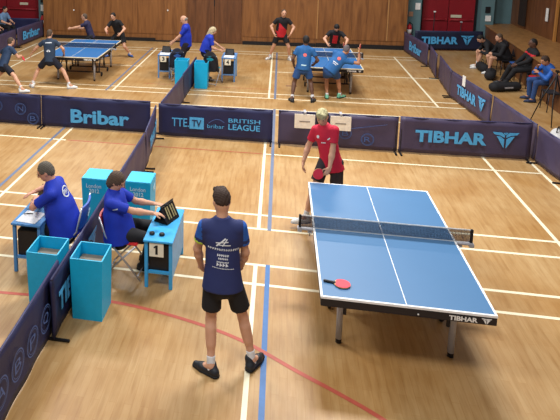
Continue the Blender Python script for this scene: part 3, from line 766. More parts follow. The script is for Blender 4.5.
A3 = lambda v: np.array([v[0], v[1], v[2]], float)
def cone(a, b, ra, rb, k=.025, ca=False, cb=False): return dict(t='c', a=A3(a), b=A3(b), ra=ra, rb=rb, k=k, ca=ca, cb=cb, F=None, q=1)
def ecn(a, b, ra, rb, F, q, k=.04, ca=False, cb=False): return dict(t='c', a=A3(a), b=A3(b), ra=ra, rb=rb, k=k, ca=ca, cb=cb, F=A3(F) / np.linalg.norm(A3(F)), q=q)
def ell(c, M, r, k=.02): return dict(t='e', c=A3(c), M=np.array([A3(x) for x in M]), r=np.array(r, float), k=k)
def sdf(prims, vox, clips=()):
    lo, hi = [], []
    for p in prims:
        if p['t'] == 'c':
            R_ = max(p['ra'], p['rb']); lo.append(np.minimum(p['a'], p['b']) - R_); hi.append(np.maximum(p['a'], p['b']) + R_)
        else: R_ = p['r'].max(); lo.append(p['c'] - R_); hi.append(p['c'] + R_)
    g0 = np.min(lo, 0) - 3 * vox; g1 = np.max(hi, 0) + 3 * vox
    n = np.ceil((g1 - g0) / vox).astype(int) + 1
    f = np.full(n, .5, np.float32)
    for p, l, h in zip(prims, lo, hi):
        mg = p['k'] + 2 * vox
        i0 = np.maximum(((l - mg - g0) / vox).astype(int), 0); i1 = np.minimum(((h + mg - g0) / vox).astype(int) + 2, n)
        ax = [g0[d] + vox * np.arange(i0[d], i1[d]) for d in range(3)]
        Q = np.stack(np.meshgrid(*ax, indexing='ij'), -1)
        if p['t'] == 'c':
            a, b = p['a'], p['b']; x = Q - a; ab = b - a
            xl = x; abl = ab
            if p['F'] is not None:
                g = 1 / p['q'] - 1; xl = x + (x @ p['F'])[..., None] * p['F'] * g; abl = ab + (ab @ p['F']) * p['F'] * g
            t = np.clip((xl @ abl) / (abl @ abl + 1e-12), 0, 1)
            d = np.linalg.norm(xl - t[..., None] * abl, axis=-1) - (p['ra'] + (p['rb'] - p['ra']) * t)
            u = ab / (np.linalg.norm(ab) + 1e-9)
            if p['cb']: d = np.maximum(d, (Q - b) @ u)
            if p['ca']: d = np.maximum(d, -((Q - a) @ u))
        else:
            y = (Q - p['c']) @ p['M'].T; k0 = np.linalg.norm(y / p['r'], axis=-1); k1 = np.linalg.norm(y / p['r'] ** 2, axis=-1) + 1e-9
            d = k0 * (k0 - 1) / k1
        sl = tuple(slice(i0[j], i1[j]) for j in range(3)); o = f[sl]; k = p['k']
        hh = np.maximum(k - np.abs(o - d), 0) / k
        f[sl] = np.minimum(o, d) - hh * hh * k * .25
    if clips:
        ax = [g0[d] + vox * np.arange(n[d]) for d in range(3)]
        Q = np.stack(np.meshgrid(*ax, indexing='ij'), -1)
        for pt, nn in clips: f = np.maximum(f, (Q - A3(pt)) @ A3(nn))
    return surface_nets(f, g0, vox)

def mesh_obj(name, geos, mats, parent, matf=None):
    """geos: list of (verts, quads, material index)"""
    V = []; F_ = []; MI = []; n = 0
    for P, q, mi in geos:
        if len(P) == 0: continue
        V.append(np.asarray(P)); F_ += (np.asarray(q) + n).tolist(); n += len(P)
        if matf and mi == 0:
            cen = np.asarray(P)[np.asarray(q)].mean(1); MI += [int(v) for v in matf(cen)]
        else: MI += [mi] * len(q)
    V = np.concatenate(V)
    me = bpy.data.meshes.new(name); me.from_pydata(V.tolist(), [], F_)
    for m_ in (mats if isinstance(mats, (list, tuple)) else [mats]): me.materials.append(m_)
    me.polygons.foreach_set('material_index', MI); me.polygons.foreach_set('use_smooth', [True] * len(F_)); me.update()
    return link(name, me, parent)

def ik(a, c, l1, l2, hint):
    a, c, hint = Vector(a), Vector(c), Vector(hint); d = c - a; L = d.length; mx = (l1 + l2) * .995
    if L > mx: c = a + d * (mx / L); d = c - a; L = mx
    x = (l1 * l1 - l2 * l2 + L * L) / (2 * L); h = math.sqrt(max(l1 * l1 - x * x, 1e-6)); u = d / L
    hp = hint - u * hint.dot(u)
    if hp.length < 1e-4: hp = Vector((0, 0, 1)).cross(u)
    return a + u * x + hp.normalized() * h, c

M_skin = mat('light_skin', (206, 156, 128), .55, noise=.05)
M_skin2 = mat('tanned_skin', (176, 124, 94), .55, noise=.05)
M_skin3 = mat('brown_skin', (96, 66, 52), .55, noise=.05)
M_eye = mat('eye_dark', (40, 32, 30), .3)
M_lip = mat('lip_tone', (168, 92, 84), .5)
M_shoew = mat('white_shoe', (226, 226, 224), .5)
M_shoeb = mat('black_shoe', (34, 36, 42), .5)
M_sock = mat('white_sock', (214, 216, 220), .8)
PG = {}
def person(label, P, N, face, head=(0, 0), hands=None, feet=None, toes=(0, 0), pface=None, elbow=None, knee=None, s=1.0, vox=.014, near=False,
           skin=M_skin, shirt=None, legs='shorts', legm=None, hair=None, hairstyle='short', shoes=M_shoeb, socks=M_sock, matf=None, shirtm=None,
           glasses=False, sleeve=.58, girth=1.0, shw=1.0, hemr=0.0, group=None, curl=(.6, .6), base=None, palm=(None, None), handdir=(None, None), sockh=.10, hem=.07, seated=False):
    """P pelvis, N neck base, face = heading in degrees (0=+x, 90=+y); hands/feet = (left, right) wrists and ankles"""
    P, N = Vector(P), Vector(N); ca, sa = math.cos(R(face)), math.sin(R(face))
    F = Vector((ca, sa, 0)); sp = (N - P).normalized(); F = (F - sp * F.dot(sp)).normalized(); Rt = F.cross(sp)   # right-hand side
    pf = R(face if pface is None else pface); PF = Vector((math.cos(pf), math.sin(pf), 0)); PR = PF.cross(Z_)
    g = girth
    # head frame
    hy = R(face + head[0]); hp_ = R(head[1])
    HF = Vector((math.cos(hy) * math.cos(hp_), math.sin(hy) * math.cos(hp_), math.sin(hp_)))
    HR = HF.cross(Z_).normalized(); HU = HR.cross(HF)
    nb = (sp * .6 + Z_ * .4 + HF * .25 * (1 if head[1] < -15 else .3)).normalized()
    H = N + nb * .162 * s + HF * .02 * s
    sh = [N - sp * .075 * s + Rt * (sd * .165 * s * shw * (1 + .4 * (g - 1))) for sd in (-1, 1)]
    el = elbow or (None, None); kn = knee or (None, None)
    hips = [P - Z_ * .0 + PR * (sd * .092 * s) for sd in (-1, 1)]
    root = empty('person', base if base else (P.x, P.y, 0), 0, label, 'person', group)
    off = root.location.copy()
    W = []; E_ = []
    for i, sd in enumerate((-1, 1)):
        h_ = el[i] if el[i] else (-F * .6 - Z_ * .8 + Rt * sd * .5)
        e, w = ik(sh[i], hands[i], .285 * s, .25 * s, h_); E_.append(e); W.append(w)
    A = []; Kn = []
    for i, sd in enumerate((-1, 1)):
        if feet[i] is None: A.append(None); Kn.append(None); continue
        h_ = kn[i] if kn[i] else (PF + PR * sd * .15 + Z_ * .1)
        k_, a_ = ik(hips[i], feet[i], .44 * s, .42 * s, h_); Kn.append(k_); A.append(a_)
    # ---- bare body
    pr = []
    hm = (HR, HF, HU)
    pr += [ell(H, hm, (.074 * s, .094 * s, .105 * s)), ell(H + HF * .028 * s - HU * .062 * s, hm, (.052 * s, .062 * s, .055 * s), .03)]
    pr += [cone(H + HF * .088 * s + HU * .012 * s, H + HF * .108 * s - HU * .022 * s, .009 * s, .014 * s, .012)]
    pr += [ell(H + HR * sd * .075 * s - HU * .012 * s - HF * .005 * s, hm, (.010 * s, .018 * s, .03 * s), .006) for sd in (-1, 1)]
    pr += [cone(N - sp * .05 * s, H - HU * .05 * s - HF * .015 * s, .056 * s * (g ** .5), .052 * s, .03)]
    pr += [ell(H + HF * .082 * s + HU * .028 * s, hm, (.05 * s, .014 * s, .010 * s), .012)]
    # thin torso hidden beneath the clothes
    pr += [ecn(P + sp * .02, N - sp * .12 * s, .105 * s * g, .125 * s, F, .6), cone(sh[0], sh[1], .045 * s, .045 * s, .04)]
    for i in (0, 1):
        pr += [cone(sh[i], E_[i], .044 * s, .038 * s), cone(E_[i], E_[i] + (W[i] - E_[i]) * .35, .038 * s, .040 * s), cone(E_[i] + (W[i] - E_[i]) * .3, W[i], .040 * s, .026 * s)]
        if A[i] is not None:
            d = A[i] - Kn[i]; bk = -(PF - d.normalized() * PF.dot(d.normalized()))
            tr = .074 if legs == 'shorts' else .06
            pr += [cone(hips[i], Kn[i], tr * s * (g ** .5), .050 * s), cone(Kn[i], A[i], .048 * s, .034 * s), cone(Kn[i] + d * .18 + bk * .018 * s, Kn[i] + d * .5 + bk * .008 * s, .046 * s, .040 * s, .04)]
            tv = R(toes[i]); td = Vector((math.cos(tv), math.sin(tv), 0)); pr += [cone(A[i], A[i] + td * .1 * s - Z_ * .045 * s, .034 * s, .028 * s)]
    geos = [(*sdf(pr, vox), 0)]
    # hands with five fingers
    hv = .0048 if near else .0075
    for i, sd in enumerate((-1, 1)):
        d = Vector(handdir[i]) if handdir[i] is not None else (W[i] - E_[i]); d.normalize()
        pn = Vector(palm[i]) if palm[i] is not None else (-Rt * sd * .8 + Z_ * -.2)
        pn = (pn - d * pn.dot(d)).normalized(); th = pn.cross(d) * (1 if sd < 0 else -1)
        # thumb should lie forward/up
        if th.dot(F + Z_ * .5) < 0: th = -th
        hs = s * .98; w = W[i]
        hp2 = [ecn(w - d * .02, w + d * .03 * hs, .026 * hs, .030 * hs, pn, .75, .015), ecn(w + d * .03 * hs, w + d * .078 * hs, .034 * hs, .036 * hs, pn, .42, .015)]
        c = curl[i]
        for q in range(4):
            b0 = w + d * (.092 - .004 * abs(q - 1)) * hs + th * (.028 - .0185 * q) * hs
            L_ = (.072, .08, .075, .060)[q] * hs; pts = [b0 - d * .012]; ang = c * .5
            for seg, fr_ in enumerate((.45, .32, .25)):
                ang_ = ang + c * seg * .9; dd = d * math.cos(ang_) + pn * math.sin(ang_); pts.append(pts[-1] + dd * L_ * fr_ * 1.1)
            for a_, b_, r_ in zip(pts[:-1], pts[1:], (.0088, .0082, .0074)): hp2.append(cone(a_, b_, r_ * hs, r_ * .95 * hs, .004))
        t0 = w + d * .022 * hs + th * .026 * hs; t1 = t0 + (th * .62 + d * .7 + pn * .25).normalized() * .045 * hs; t2 = t1 + (th * .25 + d * .85 + pn * .45 * (.5 + c)).normalized() * .032 * hs
        hp2 += [cone(t0, t1, .0125 * hs, .0098 * hs, .012), cone(t1, t2, .0098 * hs, .0082 * hs, .004)]
        geos.append((*sdf(hp2, hv), 0))
        PG[(label, i)] = (w + d * .075 * hs + pn * .02 * hs, d, pn, th)
    for sd in (-1, 1):
        geos.append((*sdf([ell(H + HF * .086 * s + HR * sd * .030 * s + HU * .010 * s, hm, (.013 * s, .008 * s, .007 * s), .002)], .004), 1))
    geos.append((*sdf([ell(H + HF * .086 * s - HU * .058 * s, hm, (.022 * s, .010 * s, .0055 * s), .002)], .004), 2))
    sh_ = lambda P_: (np.asarray(P_) - A3(off)) if len(P_) else P_
    body = mesh_obj('body', [(sh_(p), q, mi) for p, q, mi in geos], [skin, M_eye, M_lip], root)
    def piece(name, prims, mats, clips=(), mf=None, v=vox, parent=root):
        P_, q = sdf(prims, v, clips)
        if len(P_) == 0: return None
        return mesh_obj(name, [(sh_(P_), q, 0)], mats, parent, (lambda c: mf(c + A3(off))) if mf else None)
    # ---- shirt
    waist = P + (N - P) * .38; chest = P + (N - P) * .74
    bot = P - sp * hem * s
    pr = [ecn(bot, waist, (.158 + hemr + max(0, hem - .07) * .7) * s * g, .150 * s * g, F, .74 + .1 * (g > 1.05), ca=True), ecn(waist, chest, .150 * s * g, .163 * s * (g ** .5), F, .70), cone(sh[0] - Rt * -.02, sh[1] + Rt * -.02, .062 * s, .062 * s, .05),
          ecn(chest, N - sp * .07 * s, .16 * s, .10 * s, F, .62, .05), cone(N - sp * .06 * s, N + (H - N) * .12, .075 * s, .066 * s, .03, cb=True)]
    sl = []
    for i in (0, 1):
        e_ = sh[i] + (E_[i] - sh[i]) * sleeve if sleeve <= 1 else W[i] - (W[i] - E_[i]) * .06
        if sleeve <= 1: pr.append(cone(sh[i], e_, .064 * s, .062 * s, .03, cb=True)); sl.append((e_, (E_[i] - sh[i]).normalized()))
        else: pr += [cone(sh[i], E_[i], .064 * s, .054 * s, .03), cone(E_[i], e_, .054 * s, .040 * s, .02, cb=True)]
    ctx = dict(P=P, N=N, F=F, Rt=Rt, sp=sp, sl=sl, sh=sh)
    so = piece('shirt' if sleeve <= 1 else 'jacket', pr, shirtm if shirtm else shirt, mf=(lambda c: matf(c, ctx)) if matf else None, v=min(vox, .011) if near else vox)
    # ---- shorts or trousers
    pr = [ecn(P + sp * .10 * s, P - Z_ * .04 * s, .142 * s * g, .150 * s * g, PF, .74, ca=True)]
    for i in (0, 1):
        if A[i] is None: continue
        if legs == 'shorts':
            e_ = hips[i] + (Kn[i] - hips[i]) * .70; pr.append(cone(hips[i], e_, .088 * s * (g ** .5), .094 * s, .03, cb=True))
        else:
            pr += [cone(hips[i], Kn[i], .088 * s * g, .064 * s, .04), cone(Kn[i], A[i] - (A[i] - Kn[i]).normalized() * .0, .064 * s, .052 * s, .03, cb=True)]
    piece('shorts' if legs == 'shorts' else 'trousers', pr, legm)
    # ---- socks and shoes
    for i in (0, 1):
        if A[i] is None: continue
        tv = R(toes[i]); td = Vector((math.cos(tv), math.sin(tv), 0)); a_ = A[i]; up_ = (Kn[i] - A[i]).normalized()
        if legs == 'shorts' and socks: piece('sock', [cone(a_ - Z_ * .03, a_ + up_ * sockh * s, .040 * s, .041 * s, .01, cb=True)], socks, v=.01)
        gz = a_.z - .088 * s
        b0 = Vector((a_.x, a_.y, gz))
        so_ = piece('shoe', [ecn(b0 - td * .045 * s + Z_ * .04, b0 + td * .10 * s + Z_ * .035, .042 * s, .046 * s, Z_, .9, .02), cone(b0 + td * .10 * s + Z_ * .03, b0 + td * .175 * s + Z_ * .026, .044 * s, .030 * s, .02),
                             cone(b0 - td * .03 * s + Z_ * .05, b0 + up_ * .10 * s - td * .01, .042 * s, .044 * s, .02)], shoes, clips=[(b0 + Z_ * .012, -Z_)], v=.009 if near else .011)
        P_, q = sdf([cone(b0 - td * .045 * s + Z_ * .012, b0 + td * .09 * s + Z_ * .012, .046 * s, .050 * s, .01), cone(b0 + td * .09 * s + Z_ * .012, b0 + td * .175 * s + Z_ * .012, .050 * s, .036 * s, .01)], .007, clips=[(b0 + Z_ * .0015, -Z_), (b0 + Z_ * .024, Z_)])
        mesh_obj('sole', [(sh_(P_), q, 0)], mat('pale_sole', (170, 172, 178), .6) if shoes is M_shoew else mat('black_sole', (20, 20, 24), .6), so_)
    # ---- hair
    if hair:
        Hs = {'short': [ell(H + HU * .022 * s - HF * .012 * s, hm, (.081 * s, .096 * s, .098 * s), .01), ell(H - HF * .045 * s - HU * .02 * s, hm, (.070 * s, .058 * s, .075 * s), .02)],
              'crop': [ell(H + HU * .018 * s - HF * .012 * s, hm, (.077 * s, .092 * s, .094 * s), .01), ell(H - HF * .045 * s - HU * .025 * s, hm, (.066 * s, .054 * s, .07 * s), .02)],
              'quiff': [ell(H + HU * .040 * s - HF * .002 * s, hm, (.082 * s, .098 * s, .084 * s), .01), ell(H - HF * .050 * s + HU * .015 * s, hm, (.068 * s, .052 * s, .05 * s), .02), cone(H + HU * .090 * s + HF * .06 * s + HR * .03 * s, H + HU * .090 * s + HF * .07 * s - HR * .04 * s, .030 * s, .026 * s, .03)],
              'bob': [ell(H + HU * .02 * s - HF * .012 * s, hm, (.088 * s, .102 * s, .100 * s), .01), ell(H - HF * .045 * s - HU * .045 * s, hm, (.084 * s, .066 * s, .095 * s), .03)],
              'long': [ell(H + HU * .02 * s - HF * .012 * s, hm, (.088 * s, .102 * s, .100 * s), .01), cone(H - HF * .05 * s - HU * .03 * s, H - HF * .075 * s - HU * .20 * s, .085 * s, .055 * s, .04), cone(H - HF * .02 * s + HR * .06 * s - HU * .05 * s, H + HR * .07 * s - HU * .17 * s, .04 * s, .025 * s, .03), cone(H - HF * .02 * s - HR * .06 * s - HU * .05 * s, H - HR * .07 * s - HU * .17 * s, .04 * s, .025 * s, .03)],
              'bald': [ell(H - HF * .03 * s - HU * .012 * s, hm, (.079 * s, .078 * s, .055 * s), .01)]}[hairstyle]
        # roughen the surface a little
        P_, q = sdf(Hs, .007 if near else .010)
        P_ = np.asarray(P_); c0 = A3(H); dv = P_ - c0; ph = np.sin(P_ @ np.array([170, 90, 60.])) * np.sin(P_ @ np.array([-60, 140, 110.]))
        P_ = P_ + dv / np.linalg.norm(dv, axis=1)[:, None] * (ph * .0035)[:, None]
        mesh_obj('hair', [(P_ - A3(off), q, 0)], hair, root)
    if glasses:
        gm = MB()
        for sd in (-1, 1):
            c = H + HF * .104 * s + HR * sd * .032 * s + HU * .010 * s - off
            gm.ring((0, 0), .022, .004, (c, HR, HU, HF), .003)
            gm.tube([c + HR * sd * .022, H - off + HR * sd * .083 * s - HF * .01 * s + HU * .005 * s], .0025, n=6)
        gm.tube([H - off + HF * .106 * s + HR * .01 + HU * .012, H - off + HF * .106 * s - HR * .01 + HU * .012], .0025, n=6)
        gm.build('glasses', M_black, root)
    bpy.context.view_layer.update()
    return root, so, ctx

def decal(name, target, root, O, u, v, n, mb2, m_, lift=.004):
    """print laid on the curved cloth: flat outline points are dropped onto the target surface"""
    me = target.data; off = root.location
    bm = bmesh.new(); bm.from_mesh(me); bvh = BVHTree.FromBMesh(bm)
    O = Vector(O) - off; vs = []
    for p in mb2.v:
        q = O + u * p[0] + v * p[1] + n * .35
        hit = bvh.ray_cast(q, -n, 1.0)
        vs.append((hit[0] + n * lift) if hit[0] is not None else None)
    bm.free(); mb3 = MB(); keep = [i for i, f in enumerate(mb2.f) if all(vs[k] is not None for k in f)]
    mb3.add([x if x is not None else Vector((0, 0, 0)) for x in vs], [mb2.f[i] for i in keep], 0)
    if not keep: return
    o = mb3.build(name, m_, target); return o
FLAT = (Vector((0, 0, 0)), X_, Y_, Z_)
def strokes(seq, th=.006):
    """thin strokes subdivided so they can follow cloth"""
    mb = MB()
    for (x0, y0), (x1, y1), w in seq:
        L = math.hypot(x1 - x0, y1 - y0); k = max(1, int(L / .02)); nx, ny = -(y1 - y0) / L * w / 2, (x1 - x0) / L * w / 2
        for i in range(k):
            a, b = i / k, (i + 1) / k; p = (x0 + (x1 - x0) * a, y0 + (y1 - y0) * a); q = (x0 + (x1 - x0) * b, y0 + (y1 - y0) * b)
            mb.add([(p[0] - nx, p[1] - ny, 0), (q[0] - nx, q[1] - ny, 0), (q[0] + nx, q[1] + ny, 0), (p[0] + nx, p[1] + ny, 0)], [(0, 1, 2, 3)])
    return mb
def scribble(x, y, w, h, n, th=.006, slope=0.0):
    out = []
    for i in range(n):
        a = x + w * i / n; b = x + w * (i + .62) / n; k = random.random(); yo = slope * (a - x)
        out += [((a, y + yo), (a + .2 * (b - a), y + h + yo), th), ((a, y + h * k + yo), (b, y + h * (1 - k) + yo), th)]
    return out
def hold_bat(key, label, rubber=None, face=1, tilt=0.0):
    c, d, pn, th = PG[key]
    # handle lies across the palm, blade goes out past the index finger
    ax = (th * .75 + d * .65).normalized(); z = (pn - ax * pn.dot(ax)).normalized() * face; x = ax.cross(z)
    M = Matrix((x, ax, z)).transposed()
    return bat(c + ax * .115, M, label, rubber)

# palette of clothes
C_navy = mat('navy_shirt', (38, 48, 98), .75, noise=.1, scale=8); C_royal2 = mat('bright_blue_sleeve', (36, 92, 180), .7)
C_lime = mat('lime_cuff', (196, 230, 80), .7); C_blackc = mat('black_cloth', (27, 27, 31), .85); C_redshirt = mat('crimson_polo', (196, 30, 60), .75, noise=.08, scale=9)
C_umpire = mat('royal_blue_polo', (22, 50, 172), .75, noise=.1, scale=9); C_bluegrey = mat('slate_navy_shirt', (38, 58, 88), .75)
C_team = mat('denim_blue_kit', (38, 96, 156), .75, noise=.08, scale=8); C_teamd = mat('denim_blue_shorts', (40, 78, 134), .8)
C_print = mat('white_print', (222, 228, 236), .6); C_redp = mat('red_kit_panel', (196, 36, 48), .75)
H_brown = mat('dark_brown_hair', (58, 42, 34), .8, noise=.2, scale=60); H_black = mat('black_hair', (26, 22, 22), .7, noise=.2, scale=60)
H_grey = mat('grey_hair', (128, 122, 114), .85, noise=.25, scale=60); H_blond = mat('ash_blond_hair', (188, 172, 138), .85, noise=.35, scale=40)
H_greyd = mat('dark_grey_hair', (92, 86, 78), .85, noise=.25, scale=60); H_mid = mat('mid_brown_hair', (84, 68, 56), .85, noise=.25, scale=60); H_mottled = mat('mottled_blond_hair', (170, 164, 126), .85, noise=.5, scale=34)

# 1 foreground player seen from behind
def mf_fp(c, x):
    r = np.zeros(len(c), int)
    for i, (e, d) in enumerate(x['sl']):
        sd = -1 if i == 0 else 1; t = (c - A3(e)) @ A3(d); out = (c - A3(x['sh'][i])) @ (A3(x['Rt']) * sd)
        r[(out > .025) & (np.linalg.norm(c - A3(x['sh'][i]), axis=1) < .13)] = 1
        r[(out > .02) & (t > -.028) & (np.linalg.norm(c - A3(e), axis=1) < .10)] = 2 if i == 0 else 1
    return r
fp, fshirt, fx = person('young man in navy shirt and black shorts seen from behind in the foreground', (-.25, -5.96, .93), (-.265, -5.93, 1.52), 95, head=(14, -4),
    hands=((-.47, -5.80, .94), (-.10, -5.76, .95)), elbow=((-1.2, -.3, -.3), (1.0, -.5, -.3)), feet=((-.335, -6.06, .088), (.045, -5.90, .088)), toes=(152, 62),
    s=1.0, vox=.011, near=True, shirtm=[C_navy, C_royal2, C_lime], matf=mf_fp, legm=C_blackc, hair=H_brown, hairstyle='quiff', shoes=M_shoeb,
    handdir=((.55, .55, -.6), (-.5, .6, -.6)), palm=((.6, -.3, .1), (-.6, -.3, .1)), sleeve=.62, knee=(None, None), hem=.08, hemr=.03, shw=1.0)
n_ = -fx['F']; u_ = fx['Rt']; v_ = fx['sp']; O_ = fx['P'] + (fx['N'] - fx['P']) * .3
sq = [((-.05, .205), (.03, .275), .014), ((.0, .20), (.045, .27), .010), ((-.06, .232), (.055, .240), .010), ((-.03, .212), (.075, .205), .009), ((-.055, .20), (-.035, .225), .012)]
sq += scribble(-.13, .165, .29, .022, 14, .006, -.08) + scribble(-.045, .105, .11, .022, 6, .007, -.1) + scribble(-.035, .075, .09, .018, 6, .006, -.1) + scribble(-.05, .045, .11, .014, 9, .005, -.1) + scribble(-.05, .012, .11, .03, 4, .010, -.1) + scribble(-.09, -.008, .2, .010, 14, .004, -.1)
decal('back_emblem', fshirt, fp, O_, u_, v_, n_, strokes(sq[:5]), C_print); decal('back_print', fshirt, fp, O_, u_, v_, n_, strokes(sq[5:]), C_print)

# 2 player in red
rm, rshirt, rx = person('man in crimson polo with mottled blond hair, looking down beyond the near table', (.97, -2.66, .93), (.85, -2.68, 1.47), 243, head=(14, -32), pface=258,
    hands=((.93, -2.92, .93), (.59, -2.66, .90)), elbow=((.35, .6, -.6), (-.2, .7, -.6)), feet=((1.05, -2.62, .088), (.62, -2.86, .088)), toes=(-70, 195),
    s=.98, vox=.012, near=True, shirt=C_redshirt, legm=mat('charcoal_shorts', (52, 46, 52), .85), hair=H_mottled, hairstyle='quiff', shoes=M_shoew, sleeve=.64, hem=.12, girth=.92, shw=.9,
    handdir=((-.45, -.2, -.85), (0, -.15, -1)), palm=((-.4, .7, -.4), (.9, -.3, 0)), curl=(.75, .45))
n_ = rx['F']; u_ = -rx['Rt']; v_ = rx['sp']; O_ = rx['P'] + (rx['N'] - rx['P']) * .5
sq = [((-.09, .12), (-.06, .16), .03), ((-.095, .15), (-.055, .125), .014), ((.06, .10), (.10, .125), .016)] + scribble(-.035, .045, .07, .02, 3, .012)
decal('chest_print', rshirt, rm, O_, u_, v_, n_, strokes(sq), C_print)
hold_bat(('man in crimson polo with mottled blond hair, looking down beyond the near table', 0), 'red bat held low by the player in the crimson polo', face=-1)

# 3, 4 seated umpires
mu, mshirt, mx_ = person('seated grey-haired man in royal blue polo and glasses at his umpire desk', (-2.36, -4.44, .53), (-2.50, -4.45, 1.07), 186, head=(8, -28),
    hands=((-2.76, -4.40, .80), (-2.84, -4.22, .82)), elbow=((-.2, -.8, -.3), (-.2, .8, -.3)), feet=((-2.58, -4.42, .088), (-2.55, -4.18, .088)), toes=(186, 180), knee=((-.6, -.3, 1), (-.6, .3, 1)),
    s=1.04, vox=.012, near=True, shirt=C_umpire, legs='trousers', legm=C_blackc, hair=H_greyd, hairstyle='short', glasses=True, girth=1.5, shw=1.04, sleeve=.74, skin=mat('ruddy_skin', (206, 150, 126), .55), hem=.10,
    palm=((.3, 0, -1), (.3, 0, -1)), curl=(.3, .3))
n_ = (-mx_['F'] + Vector((0, -.3, .2))).normalized(); v_ = mx_['sp']; u_ = v_.cross(n_).normalized(); v_ = n_.cross(u_); O_ = mx_['P'] + (mx_['N'] - mx_['P']) * .72
em = MB(); em.ring((0, 0), .075, .016, FLAT, 0, n=24); em.mi = [0] * len(em.f)
em2 = strokes(scribble(-.045, -.03, .09, .06, 3, .012)); em.add(em2.v, em2.f)
decal('back_emblem', mshirt, mu, O_, u_, v_, n_, em, C_print, .005)
wu, wshirt, wx = person('seated woman in royal blue polo reaching for the flip scoreboard', (-1.65, -4.46, .53), (-1.71, -4.47, 1.03), 2, head=(-10, -30),
    hands=((-1.26, -4.22, .80), (-1.17, -4.50, .80)), elbow=((0, .6, -.8), (0, -.6, -.8)), feet=((-1.38, -4.18, .088), (-1.36, -4.40, .088)), toes=(0, -8), knee=((.6, .2, 1), (.6, -.2, 1)),
    s=.98, vox=.012, near=True, shirt=C_umpire, legs='trousers', legm=C_blackc, hair=H_mid, hairstyle='bob', girth=1.4, sleeve=.75, hem=.10, curl=(.3, .35), palm=((-.2, 0, -1), (-.1, 0, -1)))
n_ = (Vector((.3, -1, .3))).normalized(); v_ = (Z_ - n_ * n_.z).normalized(); u_ = v_.cross(n_).normalized()
decal('sleeve_mark', wshirt, wu, wx['sh'][1] - Z_ * .07 + X_ * .05, u_, v_, n_, strokes([((-.03, 0), (.03, .015), .016)]), C_print, .005)

# 5, 6 near pair on the far left table
person('player in slate navy kit lunging at the far left edge of the photo', (-6.98, 3.62, .62), (-6.92, 3.92, 1.07), 60, head=(0, -5),
    hands=((-7.35, 4.3, .85), (-6.66, 4.08, .80)), elbow=((-.5, -.5, -.5), (.5, -.5, -.5)), feet=((-7.45, 3.9, .088), (-6.27, 3.24, .088)), toes=(100, 20), knee=(None, (.7, .3, .5)),
    s=1.0, shirt=C_bluegrey, legm=mat('dark_navy_shorts', (24, 26, 40), .85), hair=H_mid, hairstyle='crop', shoes=M_shoew, group='doubles pair nearest the camera at the far left table')
hold_bat(('player in slate navy kit lunging at the far left edge of the photo', 1), 'black bat held by the lunging player at the far left edge', M_black)
lab = 'player in dark shirt with white back print, legs wide, before the far left table'
pb, pbs, px_ = person(lab, (-5.78, 3.95, .77), (-5.81, 4.05, 1.30), 95, head=(-4, -5),
    hands=((-6.38, 4.12, .86), (-5.50, 4.30, .88)), elbow=((-.8, -.2, -.2), (.9, -.2, -.4)), feet=((-6.28, 3.88, .088), (-5.22, 3.94, .088)), toes=(130, 30), knee=((-.6, .7, 0), (.5, .7, 0)),
    s=.98, shirt=mat('dark_teal_shirt', (42, 58, 80), .8), legm=mat('dark_navy_shorts', (24, 26, 40), .85), hair=H_mid, hairstyle='crop', shoes=M_shoew)
n_ = -px_['F']; decal('back_print', pbs, pb, px_['P'] + (px_['N'] - px_['P']) * .42, px_['Rt'], px_['sp'], n_, strokes([((-.05, .0), (-.01, -.02), .03), ((.01, -.02), (.05, .0), .03), ((-.03, .02), (.03, .02), .02), ((-.09, .22), (.09, .22), .025)]), C_print, .006)
hold_bat((lab, 1), 'red bat in the right hand of the wide-legged player at the far left table')
lab = 'player in black serving in profile beyond the far left table'
person(lab, (-5.74, 7.55, .80), (-5.90, 7.55, 1.28), 180, head=(0, 0), hands=((-6.38, 7.40, 1.06), (-6.30, 7.72, 1.02)), elbow=((.3, -.3, -.8), (.3, .4, -.8)),
    feet=((-5.95, 7.40, .088), (-5.50, 7.78, .088)), toes=(180, 200), s=.97, shirt=mat('indigo_black_shirt', (40, 36, 66), .8), legm=C_blackc, hair=H_mid, hairstyle='crop', shoes=M_shoew, skin=M_skin)
lab = 'player in black kit crouching with legs apart right of the server'
person(lab, (-5.00, 8.35, .76), (-5.12, 8.15, 1.25), 255, head=(0, -5), hands=((-4.86, 7.92, .86), (-5.32, 7.88, .88)), elbow=((.8, .4, -.4), (-.8, .4, -.4)),
    feet=((-4.66, 8.42, .088), (-5.36, 8.30, .088)), toes=(-50, 240), s=1.0, shirt=C_blackc, legm=C_blackc, hair=H_black, hairstyle='short', shoes=mat('blue_shoe', (60, 90, 150), .5), skin=M_skin)
hold_bat((lab, 1), 'dark bat held at the waist by the crouching player in black', M_black)

# 7, 8 standing officials beyond
lab = 'grey-haired man in royal blue shirt and black trousers standing in profile by the far bins'
person(lab, (-2.42, 6.02, .95), (-2.42, 6.02, 1.50), 188, head=(0, -25), hands=((-2.78, 5.84, 1.0), (-2.76, 6.16, 1.0)), elbow=((.4, -.6, -.8), (.4, .6, -.8)), feet=((-2.42, 5.94, .088), (-2.41, 6.10, .088)), toes=(180, 185),
    s=1.04, shirt=C_umpire, legs='trousers', legm=mat('brown_black_trousers', (44, 36, 40), .9), hair=H_grey, hairstyle='bald', girth=1.25, sleeve=.75)
lab = 'blond-haired woman in royal blue shirt bending over the number 4 desk'
person(lab, (-1.80, 5.62, .86), (-1.68, 5.66, 1.28), 20, head=(-10, -25), hands=((-1.38, 5.86, .90), (-1.40, 5.56, .88)), elbow=((-.3, .5, -.7), (-.3, -.5, -.7)), feet=((-1.82, 5.78, .088), (-1.74, 5.50, .088)), toes=(10, 0),
    s=.92, shirt=C_umpire, legs='trousers', legm=mat('dark_navy_trousers', (26, 28, 48), .9), hair=H_blond, hairstyle='long', girth=1.35, sleeve=.75)

